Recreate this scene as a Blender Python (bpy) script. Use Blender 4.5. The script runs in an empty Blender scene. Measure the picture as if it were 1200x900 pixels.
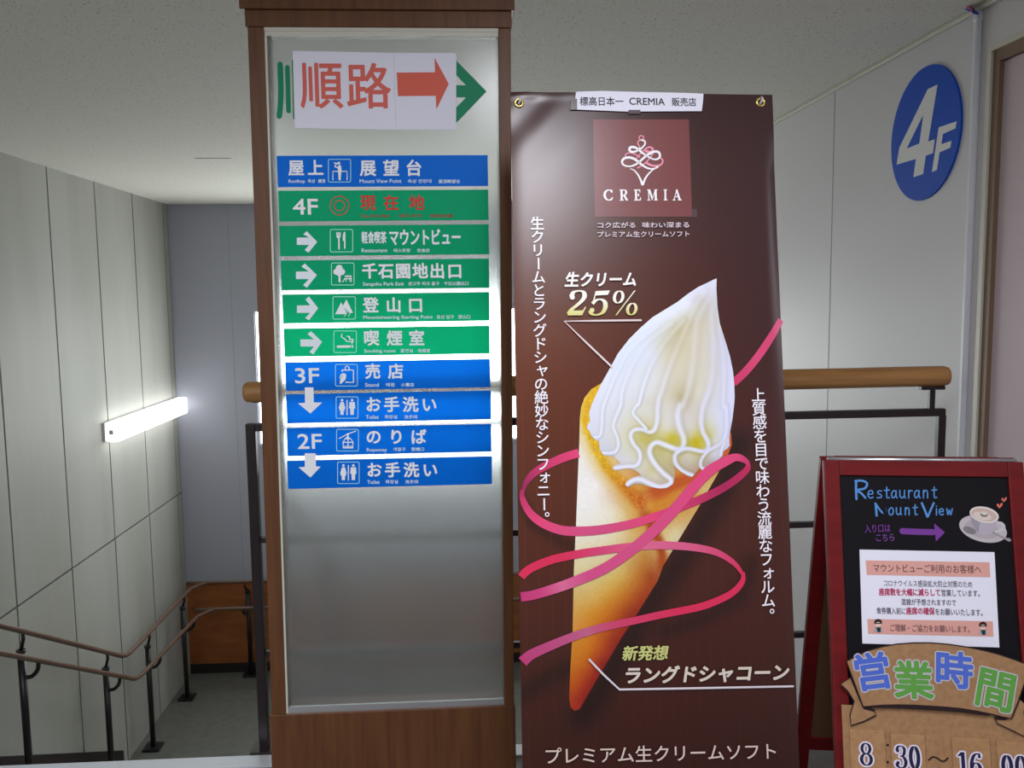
import bpy, bmesh, math, random
import numpy as np
from mathutils import Vector, Matrix
from mathutils.geometry import delaunay_2d_cdt

SC = bpy.context.scene
COL = SC.collection
R = math.radians

# ------------------------------------------------------------------ camera
FPX, CX, CY, EYE = 1012.87, 600.0, 450.0, 1.45
YAW, PITCH, ROLL = R(3.232), R(-5.779), R(0.7137)
_f = np.array([math.sin(YAW)*math.cos(PITCH), math.cos(YAW)*math.cos(PITCH), math.sin(PITCH)])
_r = np.array([math.cos(YAW), -math.sin(YAW), 0.0])
_d = np.cross(_f, _r)
_r2 = math.cos(ROLL)*_r + math.sin(ROLL)*_d
_d2 = -math.sin(ROLL)*_r + math.cos(ROLL)*_d
CAMROT = np.array([_r2, _d2, _f])          # rows: right, down, forward
CAMPOS = np.array([0.0, 0.0, EYE])
cd = bpy.data.cameras.new('camera')
cd.sensor_fit = 'HORIZONTAL'; cd.sensor_width = 36.0; cd.lens = FPX/1200*36.0
cd.clip_start = 0.02; cd.clip_end = 100
cam = bpy.data.objects.new('camera', cd); COL.objects.link(cam)
m = Matrix.Identity(4)
for i in range(3):
    m[i][0] = _r2[i]; m[i][1] = -_d2[i]; m[i][2] = -_f[i]; m[i][3] = CAMPOS[i]
cam.matrix_world = m
SC.camera = cam

# ------------------------------------------------------------------ world, lights, exposure
SC.view_settings.view_transform = 'Standard'
SC.view_settings.look = 'None'
SC.view_settings.exposure = 0.0
SC.view_settings.gamma = 1.0
SC.view_settings.use_curve_mapping = False
WORLD_STRENGTH = 0.34
WINDOW_STRENGTH = 8.0
LAMP_STRENGTH = 4.4
w = bpy.data.worlds.new('world'); SC.world = w; w.use_nodes = True
bg = w.node_tree.nodes['Background']
bg.inputs[0].default_value = (0.86, 0.93, 1.0, 1); bg.inputs[1].default_value = WORLD_STRENGTH

def area_light(name, loc, sx, sy, power, color, rot=(0, 0, 0)):
    l = bpy.data.lights.new(name, 'AREA'); l.shape = 'RECTANGLE'; l.size = sx; l.size_y = sy
    l.energy = power; l.color = color
    o = bpy.data.objects.new(name, l); o.location = loc; o.rotation_euler = rot
    COL.objects.link(o); return o
# fluorescent ceiling lamp of the lobby, then two added fill lights
area_light('lobby_light', (0.25, 0.66, 2.355), 0.32, 0.85, 29.0, (0.92, 0.93, 1.0))
area_light('lobby_light', (-1.7, -0.5, 2.355), 1.2, 0.3, 85.0, (0.90, 0.94, 1.0))  # added fill from the left to brighten the right wall and door
area_light('edge_fill_light', (1.70, 0.85, 1.92), 0.8, 0.4, 4.5, (0.88, 0.92, 1.0), (0, R(90), 0))  # unseen light added at the right for the highlight on the banner's edge

# ------------------------------------------------------------------ colour and material helpers
def lin(c):
    c = np.asarray(c, float)/255.0
    return np.where(c <= 0.04045, c/12.92, ((c+0.055)/1.055)**2.4)
def rgba(c, gain=1.0):
    v = np.clip(lin(c)*gain, 0, 0.92); return (float(v[0]), float(v[1]), float(v[2]), 1.0)
MATS = {}
def mat(name, c, rough=0.5, spec=0.5, metal=0.0, noise=None, bump=None, emit=None, coat=0.0):
    if name in MATS: return MATS[name]
    M = bpy.data.materials.new(name); M.use_nodes = True
    nt = M.node_tree; b = nt.nodes['Principled BSDF']
    b.inputs['Base Color'].default_value = rgba(c)
    b.inputs['Roughness'].default_value = rough
    b.inputs['Specular IOR Level'].default_value = spec
    b.inputs['Metallic'].default_value = metal
    b.inputs['Coat Weight'].default_value = coat
    if noise or bump:
        tc = nt.nodes.new('ShaderNodeTexCoord'); mp = nt.nodes.new('ShaderNodeMapping')
        nt.links.new(tc.outputs['Object'], mp.inputs[0])
    if noise:      # (scale xyz, second colour, low, high)
        sc, c2, lo, hi = noise
        mp.inputs['Scale'].default_value = sc
        n = nt.nodes.new('ShaderNodeTexNoise'); n.inputs['Scale'].default_value = 1.0
        n.inputs['Detail'].default_value = 5.0
        nt.links.new(mp.outputs[0], n.inputs['Vector'])
        rp = nt.nodes.new('ShaderNodeValToRGB')
        rp.color_ramp.elements[0].position = lo; rp.color_ramp.elements[1].position = hi
        rp.color_ramp.elements[0].color = rgba(c2); rp.color_ramp.elements[1].color = rgba(c)
        nt.links.new(n.outputs['Fac'], rp.inputs[0]); nt.links.new(rp.outputs[0], b.inputs['Base Color'])
    if bump:       # (scale, strength, distance)
        n2 = nt.nodes.new('ShaderNodeTexNoise'); n2.inputs['Scale'].default_value = bump[0]
        n2.inputs['Detail'].default_value = 3.0
        nt.links.new(tc.outputs['Object'], n2.inputs['Vector'])
        bp = nt.nodes.new('ShaderNodeBump'); bp.inputs['Strength'].default_value = bump[1]
        bp.inputs['Distance'].default_value = bump[2]
        nt.links.new(n2.outputs['Fac'], bp.inputs['Height']); nt.links.new(bp.outputs[0], b.inputs['Normal'])
    if emit:
        b.inputs['Emission Color'].default_value = rgba(emit[0]); b.inputs['Emission Strength'].default_value = emit[1]
    MATS[name] = M; return M

def ink(name, rough, spec):
    """print: colour comes from the artwork's own vertex colours"""
    if name in MATS: return MATS[name]
    M = bpy.data.materials.new(name); M.use_nodes = True
    nt = M.node_tree; b = nt.nodes['Principled BSDF']
    a = nt.nodes.new('ShaderNodeAttribute'); a.attribute_name = 'Ink'
    nt.links.new(a.outputs['Color'], b.inputs['Base Color'])
    b.inputs['Roughness'].default_value = rough; b.inputs['Specular IOR Level'].default_value = spec
    MATS[name] = M; return M

# ------------------------------------------------------------------ object helpers
BASE = {}
def thing(name, label, cat, loc, group=None):
    o = bpy.data.objects.new(name, None); COL.objects.link(o)
    o.empty_display_size = 0.1
    o.location = loc; o['label'] = label; o['category'] = cat
    if group: o['group'] = group
    BASE[o.name] = Vector(loc); return o

class MB:
    def __init__(s): s.v = []; s.f = []; s.c = []; s.smooth = []
    def add(s, verts, faces, col=None, smooth=False):
        b = len(s.v); s.v.extend([tuple(map(float, p)) for p in verts])
        s.f.extend([tuple(i+b for i in f) for f in faces]); s.smooth.extend([smooth]*len(faces))
        if col is None: col = (200, 200, 200)
        col = np.asarray(col, float)
        if col.ndim == 1: col = np.tile(col, (len(verts), 1))
        s.c.extend(col.tolist()); return s
    def box(s, x0, x1, y0, y1, z0, z1):
        return s.add([(x0,y0,z0),(x1,y0,z0),(x1,y1,z0),(x0,y1,z0),(x0,y0,z1),(x1,y0,z1),(x1,y1,z1),(x0,y1,z1)],
              [(0,3,2,1),(4,5,6,7),(0,1,5,4),(1,2,6,5),(2,3,7,6),(3,0,4,7)])
    def hexa(s, p):   # 8 points, bottom ring then top ring
        return s.add(p, [(0,3,2,1),(4,5,6,7),(0,1,5,4),(1,2,6,5),(2,3,7,6),(3,0,4,7)])
    def sbox(s, S, u0, u1, v0, v1, d0, d1):   # box in a surface's own frame
        return s.hexa([S.pt(u0,v0,d0),S.pt(u1,v0,d0),S.pt(u1,v1,d0),S.pt(u0,v1,d0),S.pt(u0,v0,d1),S.pt(u1,v0,d1),S.pt(u1,v1,d1),S.pt(u0,v1,d1)])
    def prism(s, S, uv, d0, d1):
        n = len(uv)
        vs = [S.pt(a, b, d0) for a, b in uv]+[S.pt(a, b, d1) for a, b in uv]
        return s.add(vs, [tuple(range(n))[::-1], tuple(range(n, 2*n))]+[(i,(i+1)%n,n+(i+1)%n,n+i) for i in range(n)])
    def tube(s, path, r, seg=14, caps=True, closed=False):
        P = [Vector(p) for p in path]; n = len(P)
        rs = r if hasattr(r, '__len__') else [r]*n
        T = []
        for i in range(n):
            a = P[(i-1) % n] if (closed or i > 0) else P[i]
            b = P[(i+1) % n] if (closed or i < n-1) else P[i]
            T.append((b-a).normalized())
        up = Vector((0,0,1)) if abs(T[0].z) < 0.9 else Vector((1,0,0))
        nrm = (up-T[0]*up.dot(T[0])).normalized()
        vs = []
        for i in range(n):
            nrm = (nrm-T[i]*nrm.dot(T[i])).normalized(); bi = T[i].cross(nrm)
            for k in range(seg):
                a = 2*math.pi*k/seg
                vs.append(P[i]+(nrm*math.cos(a)+bi*math.sin(a))*rs[i])
        fs = []
        for i in range(n if closed else n-1):
            j = (i+1) % n
            for k in range(seg):
                fs.append((i*seg+k, i*seg+(k+1)%seg, j*seg+(k+1)%seg, j*seg+k))
        s.add(vs, fs, smooth=True)
        if caps and not closed:
            b = len(s.v)-n*seg
            s.f.append(tuple(b+k for k in range(seg))[::-1]); s.smooth.append(False)
            s.f.append(tuple(b+(n-1)*seg+k for k in range(seg))); s.smooth.append(False)
        return s
    def cyl(s, p0, p1, r, seg=20): return s.tube([p0, p1], r, seg)
    def build(s, name, material, parent=None, bevel=0.0, art=False, kind=None, origin=None):
        me = bpy.data.meshes.new(name)
        if parent is not None: b = BASE[parent.name]
        else: b = Vector(origin) if origin is not None else Vector((0,0,0))
        me.from_pydata([(p[0]-b[0], p[1]-b[1], p[2]-b[2]) for p in s.v], [], s.f)
        me.polygons.foreach_set('use_smooth', s.smooth)
        if art:
            a = me.color_attributes.new('Ink', 'FLOAT_COLOR', 'POINT')
            c = np.ones((len(s.v), 4), np.float32)
            if len(s.v): c[:, :3] = np.clip(lin(np.array(s.c))*art, 0, 0.9)
            a.data.foreach_set('color', c.ravel())
        else:
            bm = bmesh.new(); bm.from_mesh(me)
            bmesh.ops.recalc_face_normals(bm, faces=bm.faces); bm.to_mesh(me); bm.free()
        me.materials.append(material); me.update()
        o = bpy.data.objects.new(name, me); COL.objects.link(o)
        if parent is not None: o.parent = parent
        else: o.location = b
        BASE[o.name] = b
        if bevel:
            mod = o.modifiers.new('edge', 'BEVEL'); mod.width = bevel; mod.segments = 2; mod.limit_method = 'ANGLE'; mod.angle_limit = R(40)
        if kind: o['kind'] = kind
        return o
def tag(o, label, cat, group=None):
    o['label'] = label; o['category'] = cat
    if group: o['group'] = group
    return o

class Surf:
    """a flat (or gently curved) face of a real object with its own u, v frame; N looks to the viewer's side"""
    def __init__(s, O, U, V, disp=None):
        s.O = np.array(O, float); s.U = np.array(U, float)/np.linalg.norm(U); s.V = np.array(V, float)/np.linalg.norm(V)
        s.N = np.cross(s.U, s.V); s.disp = disp
    def pt(s, u, v, d=0.0):
        k = d+(s.disp(u, v) if s.disp else 0.0)
        return s.O+u*s.U+v*s.V+k*s.N
    def uv(s, px, py):
        """where the photograph's point lies on this face"""
        r = CAMROT.T @ np.array([(px-CX)/FPX, (py-CY)/FPX, 1.0])
        t = ((s.O-CAMPOS) @ s.N)/(r @ s.N)
        q = CAMPOS+t*r-s.O
        return np.array([q @ s.U, q @ s.V])
    def uvs(s, pts): return [tuple(s.uv(*p)) for p in pts]

def spline(pts, n=10, closed=False):
    P = [np.array(p, float) for p in pts]; out = []; N = len(P)
    for i in range(N if closed else N-1):
        g = lambda k: P[k % N] if closed else P[min(max(k, 0), N-1)]
        a, b, c, d = g(i-1), g(i), g(i+1), g(i+2)
        for k in range(n):
            t = k/n
            out.append(0.5*(2*b+(c-a)*t+(2*a-5*b+4*c-d)*t*t+(3*b-a-3*c+d)*t**3))
    if not closed: out.append(P[-1])
    return out

# ---- flat artwork on a Surf.  Coordinates are (u, v) metres
class Art(MB):
    def __init__(s, S, d=0.0006): super().__init__(); s.S = S; s.d = d; s.k = 0
    def lift(s): s.k += 1; return s.d+s.k*4e-6
    def poly(s, uv, col, d=None):
        d = s.lift() if d is None else d
        return s.add([s.S.pt(a, b, d) for a, b in uv], [tuple(range(len(uv)))], col)
    def grid(s, pts, col, n=40):
        q = [np.array(p) for p in s.S.uvs(pts)]; d = s.lift(); vs = []
        for j in range(n+1):
            for i in range(n+1):
                a, b = i/n, j/n; p = (q[0]*(1-a)+q[1]*a)*(1-b)+(q[3]*(1-a)+q[2]*a)*b; vs.append(s.S.pt(p[0], p[1], d))
        return s.add(vs, [(j*(n+1)+i, (j+1)*(n+1)+i, (j+1)*(n+1)+i+1, j*(n+1)+i+1) for j in range(n) for i in range(n)], col, smooth=True)
    def ppoly(s, pts, col): return s.poly(s.S.uvs(pts), col)
    def tris(s, uv, faces, col, d=None):
        d = s.lift() if d is None else d
        return s.add([s.S.pt(a, b, d) for a, b in uv], faces, col)
    def stroke(s, uv, wd, col, closed=False, caps=True, nib=None):
        """strip along uv; wd = half width (number or list); nib = (wx, wy) gives a broad-pen stroke"""
        P = [np.array(p, float) for p in uv]; n = len(P); d = s.lift()
        ws = wd if hasattr(wd, '__len__') else [wd]*n
        cols = np.asarray(col, float); cols = np.tile(cols, (n, 1)) if cols.ndim == 1 else cols
        vs = []; cc = []; nn = []
        for i in range(n):
            a = P[(i-1) % n] if (closed or i > 0) else P[i]; b = P[(i+1) % n] if (closed or i < n-1) else P[i]
            t = b-a; t = t/(np.linalg.norm(t)+1e-12); q = np.array([-t[1], t[0]])
            h = ws[i] if nib is None else math.sqrt((nib[0]*q[0])**2+(nib[1]*q[1])**2)
            nn.append(h); vs += [P[i]+q*h, P[i]-q*h]; cc += [cols[i], cols[i]]
        fs = []
        for i in range(n if closed else n-1):
            j = (i+1) % n; fs.append((2*i+1, 2*j+1, 2*j, 2*i))
        s.add([s.S.pt(p[0], p[1], d) for p in vs], fs, np.array(cc))
        if caps and not closed:
            for i in (0, n-1): s.disc(P[i], nn[i], cols[i], 12)
        return s
    def pstroke(s, pts, wpx, col, closed=False, smooth=0, caps=True):
        k = s.pxm(pts[len(pts)//2])
        if smooth: pts = spline(pts, smooth, closed)
        ww = list(np.interp(np.linspace(0, 1, len(pts)), np.linspace(0, 1, len(wpx)), wpx)*k/2) if hasattr(wpx, '__len__') else wpx*k/2
        return s.stroke(s.S.uvs(pts), ww, col, closed, caps)
    def pxm(s, p):
        return float(np.linalg.norm(s.S.uv(p[0]+1, p[1])-s.S.uv(*p)))
    def disc(s, c, r, col, n=24):
        rx, ry = r if hasattr(r, '__len__') else (r, r)
        return s.poly([(c[0]+rx*math.cos(2*math.pi*i/n), c[1]+ry*math.sin(2*math.pi*i/n)) for i in range(n)], col)
    def pellipse(s, c, rx, ry, rot, col, n=32):
        a = R(rot)
        return s.ppoly([(c[0]+rx*math.cos(t)*math.cos(a)-ry*math.sin(t)*math.sin(a),
                         c[1]+rx*math.cos(t)*math.sin(a)+ry*math.sin(t)*math.cos(a)) for t in [-2*math.pi*i/n for i in range(n)]], col)
    # -------- lettering
    def glyphs(s, uv, faces, col, bold=0.0, nb=8):
        if bold:
            for k in range(nb):
                a = 2*math.pi*k/nb
                s.tris([(p[0]+bold*math.cos(a), p[1]+bold*math.sin(a)) for p in uv], faces, col)
        s.tris(uv, faces, col)
    def run(s, text, p0, p1, h, col, bold=0.0, shear=0.0, outline=None):
        """text whose ink fills the box with bottom corners p0, p1 and height h (photograph units)"""
        g = text_mesh(text); x0, y0, x1, y1 = g[2]
        A = s.S.uv(*p0); B = s.S.uv(*p1); Cc = s.S.uv(p0[0], p0[1]-h); k = s.pxm(p0)
        U = B-A; V = Cc-A; V = np.array([0, V[1]]) if abs(V[0]) < abs(V[1])*.15 else V
        uv = []
        for x, y in g[0]:
            a = (x-x0)/(x1-x0); b = (y-y0)/(y1-y0)
            uv.append(A+U*a*(1.0)+V*b+np.array([shear*V[1]*(b-0.5), 0]))
        if outline: s.glyphs(uv, g[1], outline[1], outline[0]*k, 12)
        c = col
        if callable(col): c = np.array([col((y-y0)/(y1-y0)) for x, y in g[0]])
        s.glyphs(uv, g[1], c, bold*k)
    def cell(s, ch, c, size, col, bold=0.0, rot=0.0, outline=None, sx=1.0, shear=0.0):
        """one character with its em square centred on c, ink height about size (photograph units)"""
        g = text_mesh(ch); C0 = s.S.uv(*c); k = s.pxm(c)
        q = size*k/EMH; a = R(rot); uv = []
        for x, y in g[0]:
            X = (x-EMC[0])*q*sx; Y = (y-EMC[1])*q; X += shear*Y
            uv.append(C0+np.array([X*math.cos(a)-Y*math.sin(a), X*math.sin(a)+Y*math.cos(a)]))
        if outline: s.glyphs(uv, g[1], outline[1], outline[0]*k, 14)
        s.glyphs(uv, g[1], col, bold*k, 10)
    def serif(s, ch, p0, p1, h, col, shear=0.0, outline=None):
        A = s.S.uv(*p0); B = s.S.uv(*p1); Cc = s.S.uv(p0[0], p0[1]-h); V = np.array([0, Cc[1]-A[1]])
        U = B-A; k = s.pxm(p0)
        W0 = GLYPH[ch][0]
        def tr(p): return A+U*(p[0]/W0)+V*p[1]+np.array([shear*V[1]*(p[1]-0.5), 0])
        lu = np.linalg.norm(U)/W0; lv = abs(V[1])
        for grow, cc in ([(outline[0]*k, outline[1])] if outline else [])+[(0.0, col)]:
            cf = cc if callable(cc) else (lambda t, q=cc: q)
            for it in GLYPH[ch][1]:
                if it[0] == 'P':
                    uv = [tr(p) for p in it[1]]
                    if grow: 
                        for kk in range(10):
                            an = 2*math.pi*kk/10
                            s.poly([u+grow*np.array([math.cos(an), math.sin(an)]) for u in uv], np.array([cf(p[1]) for p in it[1]]))
                    s.poly(uv, np.array([cf(p[1]) for p in it[1]]))
                elif it[0] == 'S':
                    pts = it[1]; cl = len(it) > 3 and it[3]
                    pts = spline(pts, 10, cl) if len(pts) > 2 else [np.array(p) for p in pts]
                    s.stroke([tr(p) for p in pts], 0, np.array([cf(p[1]) for p in pts]), closed=cl, caps=bool(grow),
                             nib=(it[2][0]*lu+grow, it[2][1]*lv+grow))
                elif it[0] == 'D':
                    s.disc(tr(it[1]), (it[2]*lv+grow), cf(it[1][1]))

def arc(cx, cy, rx, ry, a0, a1, n=14):
    return [(cx+rx*math.cos(R(a0+(a1-a0)*i/n)), cy+ry*math.sin(R(a0+(a1-a0)*i/n))) for i in range(n+1)]
def bar(x0, x1, y0, y1): return ('P', [(x0,y0),(x1,y0),(x1,y1),(x0,y1)])
TH, TN = 0.085, 0.028
GLYPH = {   # serif letters and figures drawn with a broad pen, unit height
 'C': (0.80, [('S', arc(0.44, 0.5, 0.38, 0.47, 48, 312), (0.09, 0.03)), ('P', [(0.66,0.72),(0.74,0.72),(0.74,0.97),(0.70,0.97)]), ('P', [(0.70,0.16),(0.80,0.30),(0.76,0.30),(0.66,0.20)])]),
 'R': (0.86, [bar(0.12,0.30,0,1), ('S', [(0.26,0.97),(0.45,0.97),(0.66,0.90),(0.68,0.66),(0.50,0.50),(0.26,0.49)], (0.085,0.03)),
        ('P', [(0.38,0.50),(0.56,0.50),(0.84,0.05),(0.86,0),(0.66,0)]), bar(0.02,0.40,0,0.06), bar(0.02,0.26,0.94,1)]),
 'E': (0.72, [bar(0.12,0.30,0,1), bar(0.02,0.66,0.93,1), bar(0.02,0.70,0,0.07), bar(0.25,0.52,0.47,0.54), ('P',[(0.56,0.93),(0.66,0.93),(0.66,0.74),(0.63,0.74)]), ('P',[(0.60,0.07),(0.70,0.07),(0.72,0.28),(0.69,0.28)]), bar(0.49,0.53,0.38,0.63)]),
 'M': (1.08, [bar(0.13,0.19,0,1), bar(0.80,0.98,0,1), ('P',[(0.13,1),(0.32,1),(0.58,0.22),(0.50,0)]), ('P',[(0.50,0),(0.54,0.16),(0.84,1),(0.90,1)]), bar(0.02,0.30,0,0.06), bar(0.72,1.08,0,0.06), bar(0.02,0.2,0.94,1), bar(0.9,1.06,0.94,1)]),
 'I': (0.42, [bar(0.12,0.30,0,1), bar(0.0,0.42,0,0.06), bar(0.0,0.42,0.94,1)]),
 'A': (0.94, [('P',[(0.38,0.90),(0.46,1.0),(0.52,1.0),(0.88,0),(0.68,0)]), ('P',[(0.46,1.0),(0.44,0.86),(0.16,0),(0.09,0)]), bar(0.22,0.68,0.30,0.36), bar(0,0.28,0,0.06), bar(0.58,0.94,0,0.06)]),
 '2': (0.78, [('S', [(0.10,0.74),(0.18,0.93),(0.40,0.985),(0.58,0.93),(0.65,0.76),(0.56,0.58),(0.38,0.40),(0.20,0.24),(0.08,0.05)], (0.095,0.03)), ('D', (0.15,0.73), 0.10),
        ('P', [(0.05,0.0),(0.66,0.0),(0.78,0.34),(0.73,0.34),(0.66,0.20),(0.50,0.19),(0.20,0.20),(0.07,0.10)])]),
 '5': (0.76, [('P', [(0.16,0.98),(0.76,1.0),(0.70,0.82),(0.16,0.80)]), ('P', [(0.16,0.98),(0.21,0.98),(0.14,0.46),(0.09,0.46)]),
        ('S', [(0.10,0.47),(0.22,0.60),(0.42,0.64),(0.60,0.54),(0.66,0.34),(0.58,0.12),(0.36,0.02),(0.14,0.06),(0.05,0.20)], (0.095,0.03)), ('D', (0.12,0.21), 0.095)]),
 '%': (1.0, [('S', arc(0.20,0.74,0.17,0.235,0,345,16), (0.062,0.02), True), ('S', arc(0.80,0.25,0.17,0.225,0,345,16), (0.062,0.02), True), ('P', [(0.16,0),(0.22,0),(0.86,1.0),(0.80,1.0)])]),
 '8': (0.64, [('S', arc(0.32,0.75,0.20,0.225,0,345,18), (0.075,0.025), True), ('S', arc(0.32,0.27,0.24,0.25,0,345,18), (0.085,0.025), True)]),
 '3': (0.62, [('S', [(0.08,0.76),(0.14,0.93),(0.30,0.98),(0.46,0.90),(0.48,0.72),(0.40,0.57),(0.24,0.53)], (0.08,0.025)), ('S', [(0.24,0.53),(0.42,0.49),(0.53,0.30),(0.47,0.09),(0.28,0.015),(0.10,0.08),(0.05,0.22)], (0.09,0.025)), ('D', (0.12,0.77), 0.075), ('D', (0.11,0.23), 0.08)]),
 '0': (0.60, [('S', arc(0.30,0.5,0.195,0.475,0,345,20), (0.095,0.02), True)]),
 '1': (0.46, [bar(0.16,0.35,0,1), ('P', [(0.16,1),(0.16,0.84),(0.0,0.80),(0.0,0.85)]), bar(0.04,0.46,0,0.04)]),
 '6': (0.62, [('S', arc(0.31,0.29,0.205,0.265,0,345,18), (0.09,0.022), True), ('S', [(0.10,0.30),(0.12,0.60),(0.24,0.88),(0.42,0.97),(0.54,0.90)], (0.085,0.025)), ('D', (0.50,0.84), 0.07)]),
}
_TXT = {}
_tc = bpy.data.curves.new('lettering_source', 'FONT'); _to = bpy.data.objects.new('lettering_source', _tc); COL.objects.link(_to)
_tc.resolution_u = 3
def text_mesh(t):
    if t in _TXT: return _TXT[t]
    _tc.body = t
    dg = bpy.context.evaluated_depsgraph_get(); dg.update()
    me = bpy.data.meshes.new_from_object(_to.evaluated_get(dg))
    v = [(q.co.x, q.co.y) for q in me.vertices]; f = [tuple(p.vertices) for p in me.polygons]
    bpy.data.meshes.remove(me)
    a = np.array(v) if v else np.zeros((1, 2))
    _TXT[t] = (v, f, (a[:,0].min(), a[:,1].min(), a[:,0].max(), a[:,1].max()))
    return _TXT[t]
_b = text_mesh('国')[2]
EMC = ((_b[0]+_b[2])/2, (_b[1]+_b[3])/2); EMH = (_b[3]-_b[1])*1.04

def idw(ctrl, p=None):
    """smooth colour field through sample points (linear radial basis)"""
    q = np.array([c[0] for c in ctrl], float); cc = np.array([c[1] for c in ctrl], float); n = len(q)
    D = np.sqrt(((q[:,None,:]-q[None,:,:])**2).sum(2)+1.0)
    M_ = np.zeros((n+1, n+1)); M_[:n,:n] = -D+np.eye(n)*2.0; M_[:n,n] = 1; M_[n,:n] = 1
    sol = np.linalg.solve(M_, np.vstack([cc, np.zeros((1, 3))]))
    lo_, hi_ = cc.min(0), cc.max(0)
    def f(P):
        P = np.asarray(P, float)
        d = np.sqrt(((P[:,None,:]-q[None,:,:])**2).sum(2)+1.0)
        return np.clip(-d @ sol[:n]+sol[n], lo_, hi_)
    return f
def along(P, line):
    """distance to a polyline and the fraction along it"""
    L = np.array(line, float); seg = L[1:]-L[:-1]; l2 = (seg**2).sum(1)+1e-9; P = np.asarray(P, float)
    rel = P[:,None,:]-L[None,:-1,:]; t = np.clip((rel*seg[None]).sum(2)/l2, 0, 1)
    d2 = ((rel-t[...,None]*seg[None])**2).sum(2); k = d2.argmin(1); ar = np.arange(len(P))
    return np.sqrt(d2[ar, k]), (k+t[ar, k])/len(seg)
def painted(A, outline, colfn, step):
    """a printed picture: outline in photograph units, colours sampled on a fine grid"""
    o = [Vector(p) for p in outline]; n = len(o)
    xs = [p[0] for p in outline]; ys = [p[1] for p in outline]
    pts = list(o); rnd = random.Random(4)
    y = min(ys)+step/2; r = 0
    while y < max(ys):
        x = min(xs)+(step/2 if r % 2 else 0)
        while x < max(xs):
            pts.append(Vector((x, y))); x += step
        y += step*0.87; r += 1
    res = delaunay_2d_cdt(pts, [], [list(range(n))], 1, 1e-5)
    V = [(p.x, p.y) for p in res[0]]
    cols = colfn(np.array(V))
    A.tris(A.S.uvs(V), [tuple(f) for f in res[2]], cols)


# ------------------------------------------------------------------ materials
m_leftwall = mat('painted panel wall', (172,172,165), 0.55, 0.3, noise=((2.2,2.2,0.35), (160,160,151), 0.35, 0.65))
m_backwall = mat('lavender grey wall', (172,174,186), 0.6, 0.3)
m_rightwall = mat('white panel wall', (214,211,213), 0.5, 0.35, bump=(160, 0.08, 0.002))
m_joint = mat('panel joint', (62,62,58), 0.8, 0.2)
m_softjoint = mat('panel seam', (150,152,152), 0.7, 0.2)
m_trim = mat('cream trim', (205,202,188), 0.45, 0.4)
m_floor = mat('vinyl floor', (112,106,104), 0.4, 0.4, noise=((9,9,9), (102,96,94), 0.4, 0.6))
m_landing = mat('landing floor', (104,105,99), 0.6, 0.4, noise=((14,14,14), (94,95,89), 0.35, 0.65))
m_step = mat('stair concrete', (138,140,134), 0.6, 0.3)
m_alu = mat('brushed aluminium', (205,208,212), 0.3, 0.5, 0.85)
m_nosing = mat('pale metal nosing', (226,231,240), 0.32, 0.6, 0.25)
m_dado = mat('varnished wood dado', (170,104,54), 0.45, 0.4, noise=((3,3,12), (146,82,42), 0.35, 0.7))
m_skirt = mat('dark skirting', (42,34,34), 0.5, 0.4)
m_dark = mat('dark brown painted steel', (38,27,29), 0.38, 0.5)
m_black = mat('black painted steel', (26,24,26), 0.35, 0.5)
m_rail = mat('vinyl handrail', (108,84,70), 0.35, 0.5)
m_oak = mat('oak handrail', (192,142,84), 0.42, 0.5, noise=((3,40,40), (168,118,64), 0.35, 0.65), coat=0.15)
m_signwood = mat('brown wood veneer', (106,67,38), 0.45, 0.35, noise=((60,60,4), (86,52,29), 0.3, 0.7))
m_white = mat('white lacquer', (222,224,232), 0.4, 0.4)
m_pink = mat('pink door panel', (200,182,188), 0.55, 0.3)
m_jamb = mat('brown door frame', (128,104,84), 0.5, 0.4)
m_paper = mat('paper', (228,226,240), 0.7, 0.25)
m_tape = mat('clear tape', (96,84,88), 0.2, 0.6)
m_red = mat('red painted wood', (108,14,18), 0.5, 0.25, noise=((5,5,30), (96,11,15), 0.4, 0.6))
m_board = mat('chalkboard', (16,13,18), 0.6, 0.15)
m_hard = mat('hardboard back', (104,74,52), 0.7, 0.2)
m_card = mat('brown cardboard', (162,124,90), 0.75, 0.15, noise=((90,90,90), (150,113,80), 0.35, 0.65))
m_card2 = mat('brown number card', (170,130,92), 0.75, 0.15, noise=((90,90,90), (158,119,84), 0.35, 0.65))
m_brass = mat('brass', (214,190,110), 0.25, 0.5, 0.9)
m_cord = mat('white cord', (200,192,200), 0.7, 0.2)
m_blue = mat('blue sign enamel', (12,80,196), 0.55, 0.2)
m_bluetie = mat('blue plastic', (50,70,170), 0.5, 0.4)
m_pinktie = mat('pink plastic', (200,110,150), 0.5, 0.4)
m_pole = mat('grey plastic pole', (120,120,124), 0.45, 0.4)
ink_matte = ink('matte print', 0.55, 0.3)
ink_gloss = ink('glossy vinyl print', 0.31, 0.5)
m_chalk = ink('chalk print', 0.75, 0.2)

# ceiling board with fine dark pits
m_ceil = mat('acoustic ceiling board', (224,222,212), 0.8, 0.2)
nt = m_ceil.node_tree; b = nt.nodes['Principled BSDF']
tc = nt.nodes.new('ShaderNodeTexCoord'); vo = nt.nodes.new('ShaderNodeTexVoronoi'); vo.inputs['Scale'].default_value = 70.0
n1 = nt.nodes.new('ShaderNodeTexNoise'); n1.inputs['Scale'].default_value = 30.0
sub = nt.nodes.new('ShaderNodeMath'); sub.operation = 'MULTIPLY_ADD'; sub.inputs[1].default_value = 0.32; 
rp = nt.nodes.new('ShaderNodeValToRGB'); rp.color_ramp.elements[0].position = 0.26; rp.color_ramp.elements[1].position = 0.40
rp.color_ramp.elements[0].color = rgba((150,149,138)); rp.color_ramp.elements[1].color = rgba((224,222,212))
nt.links.new(tc.outputs['Object'], vo.inputs['Vector']); nt.links.new(tc.outputs['Object'], n1.inputs['Vector'])
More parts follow.
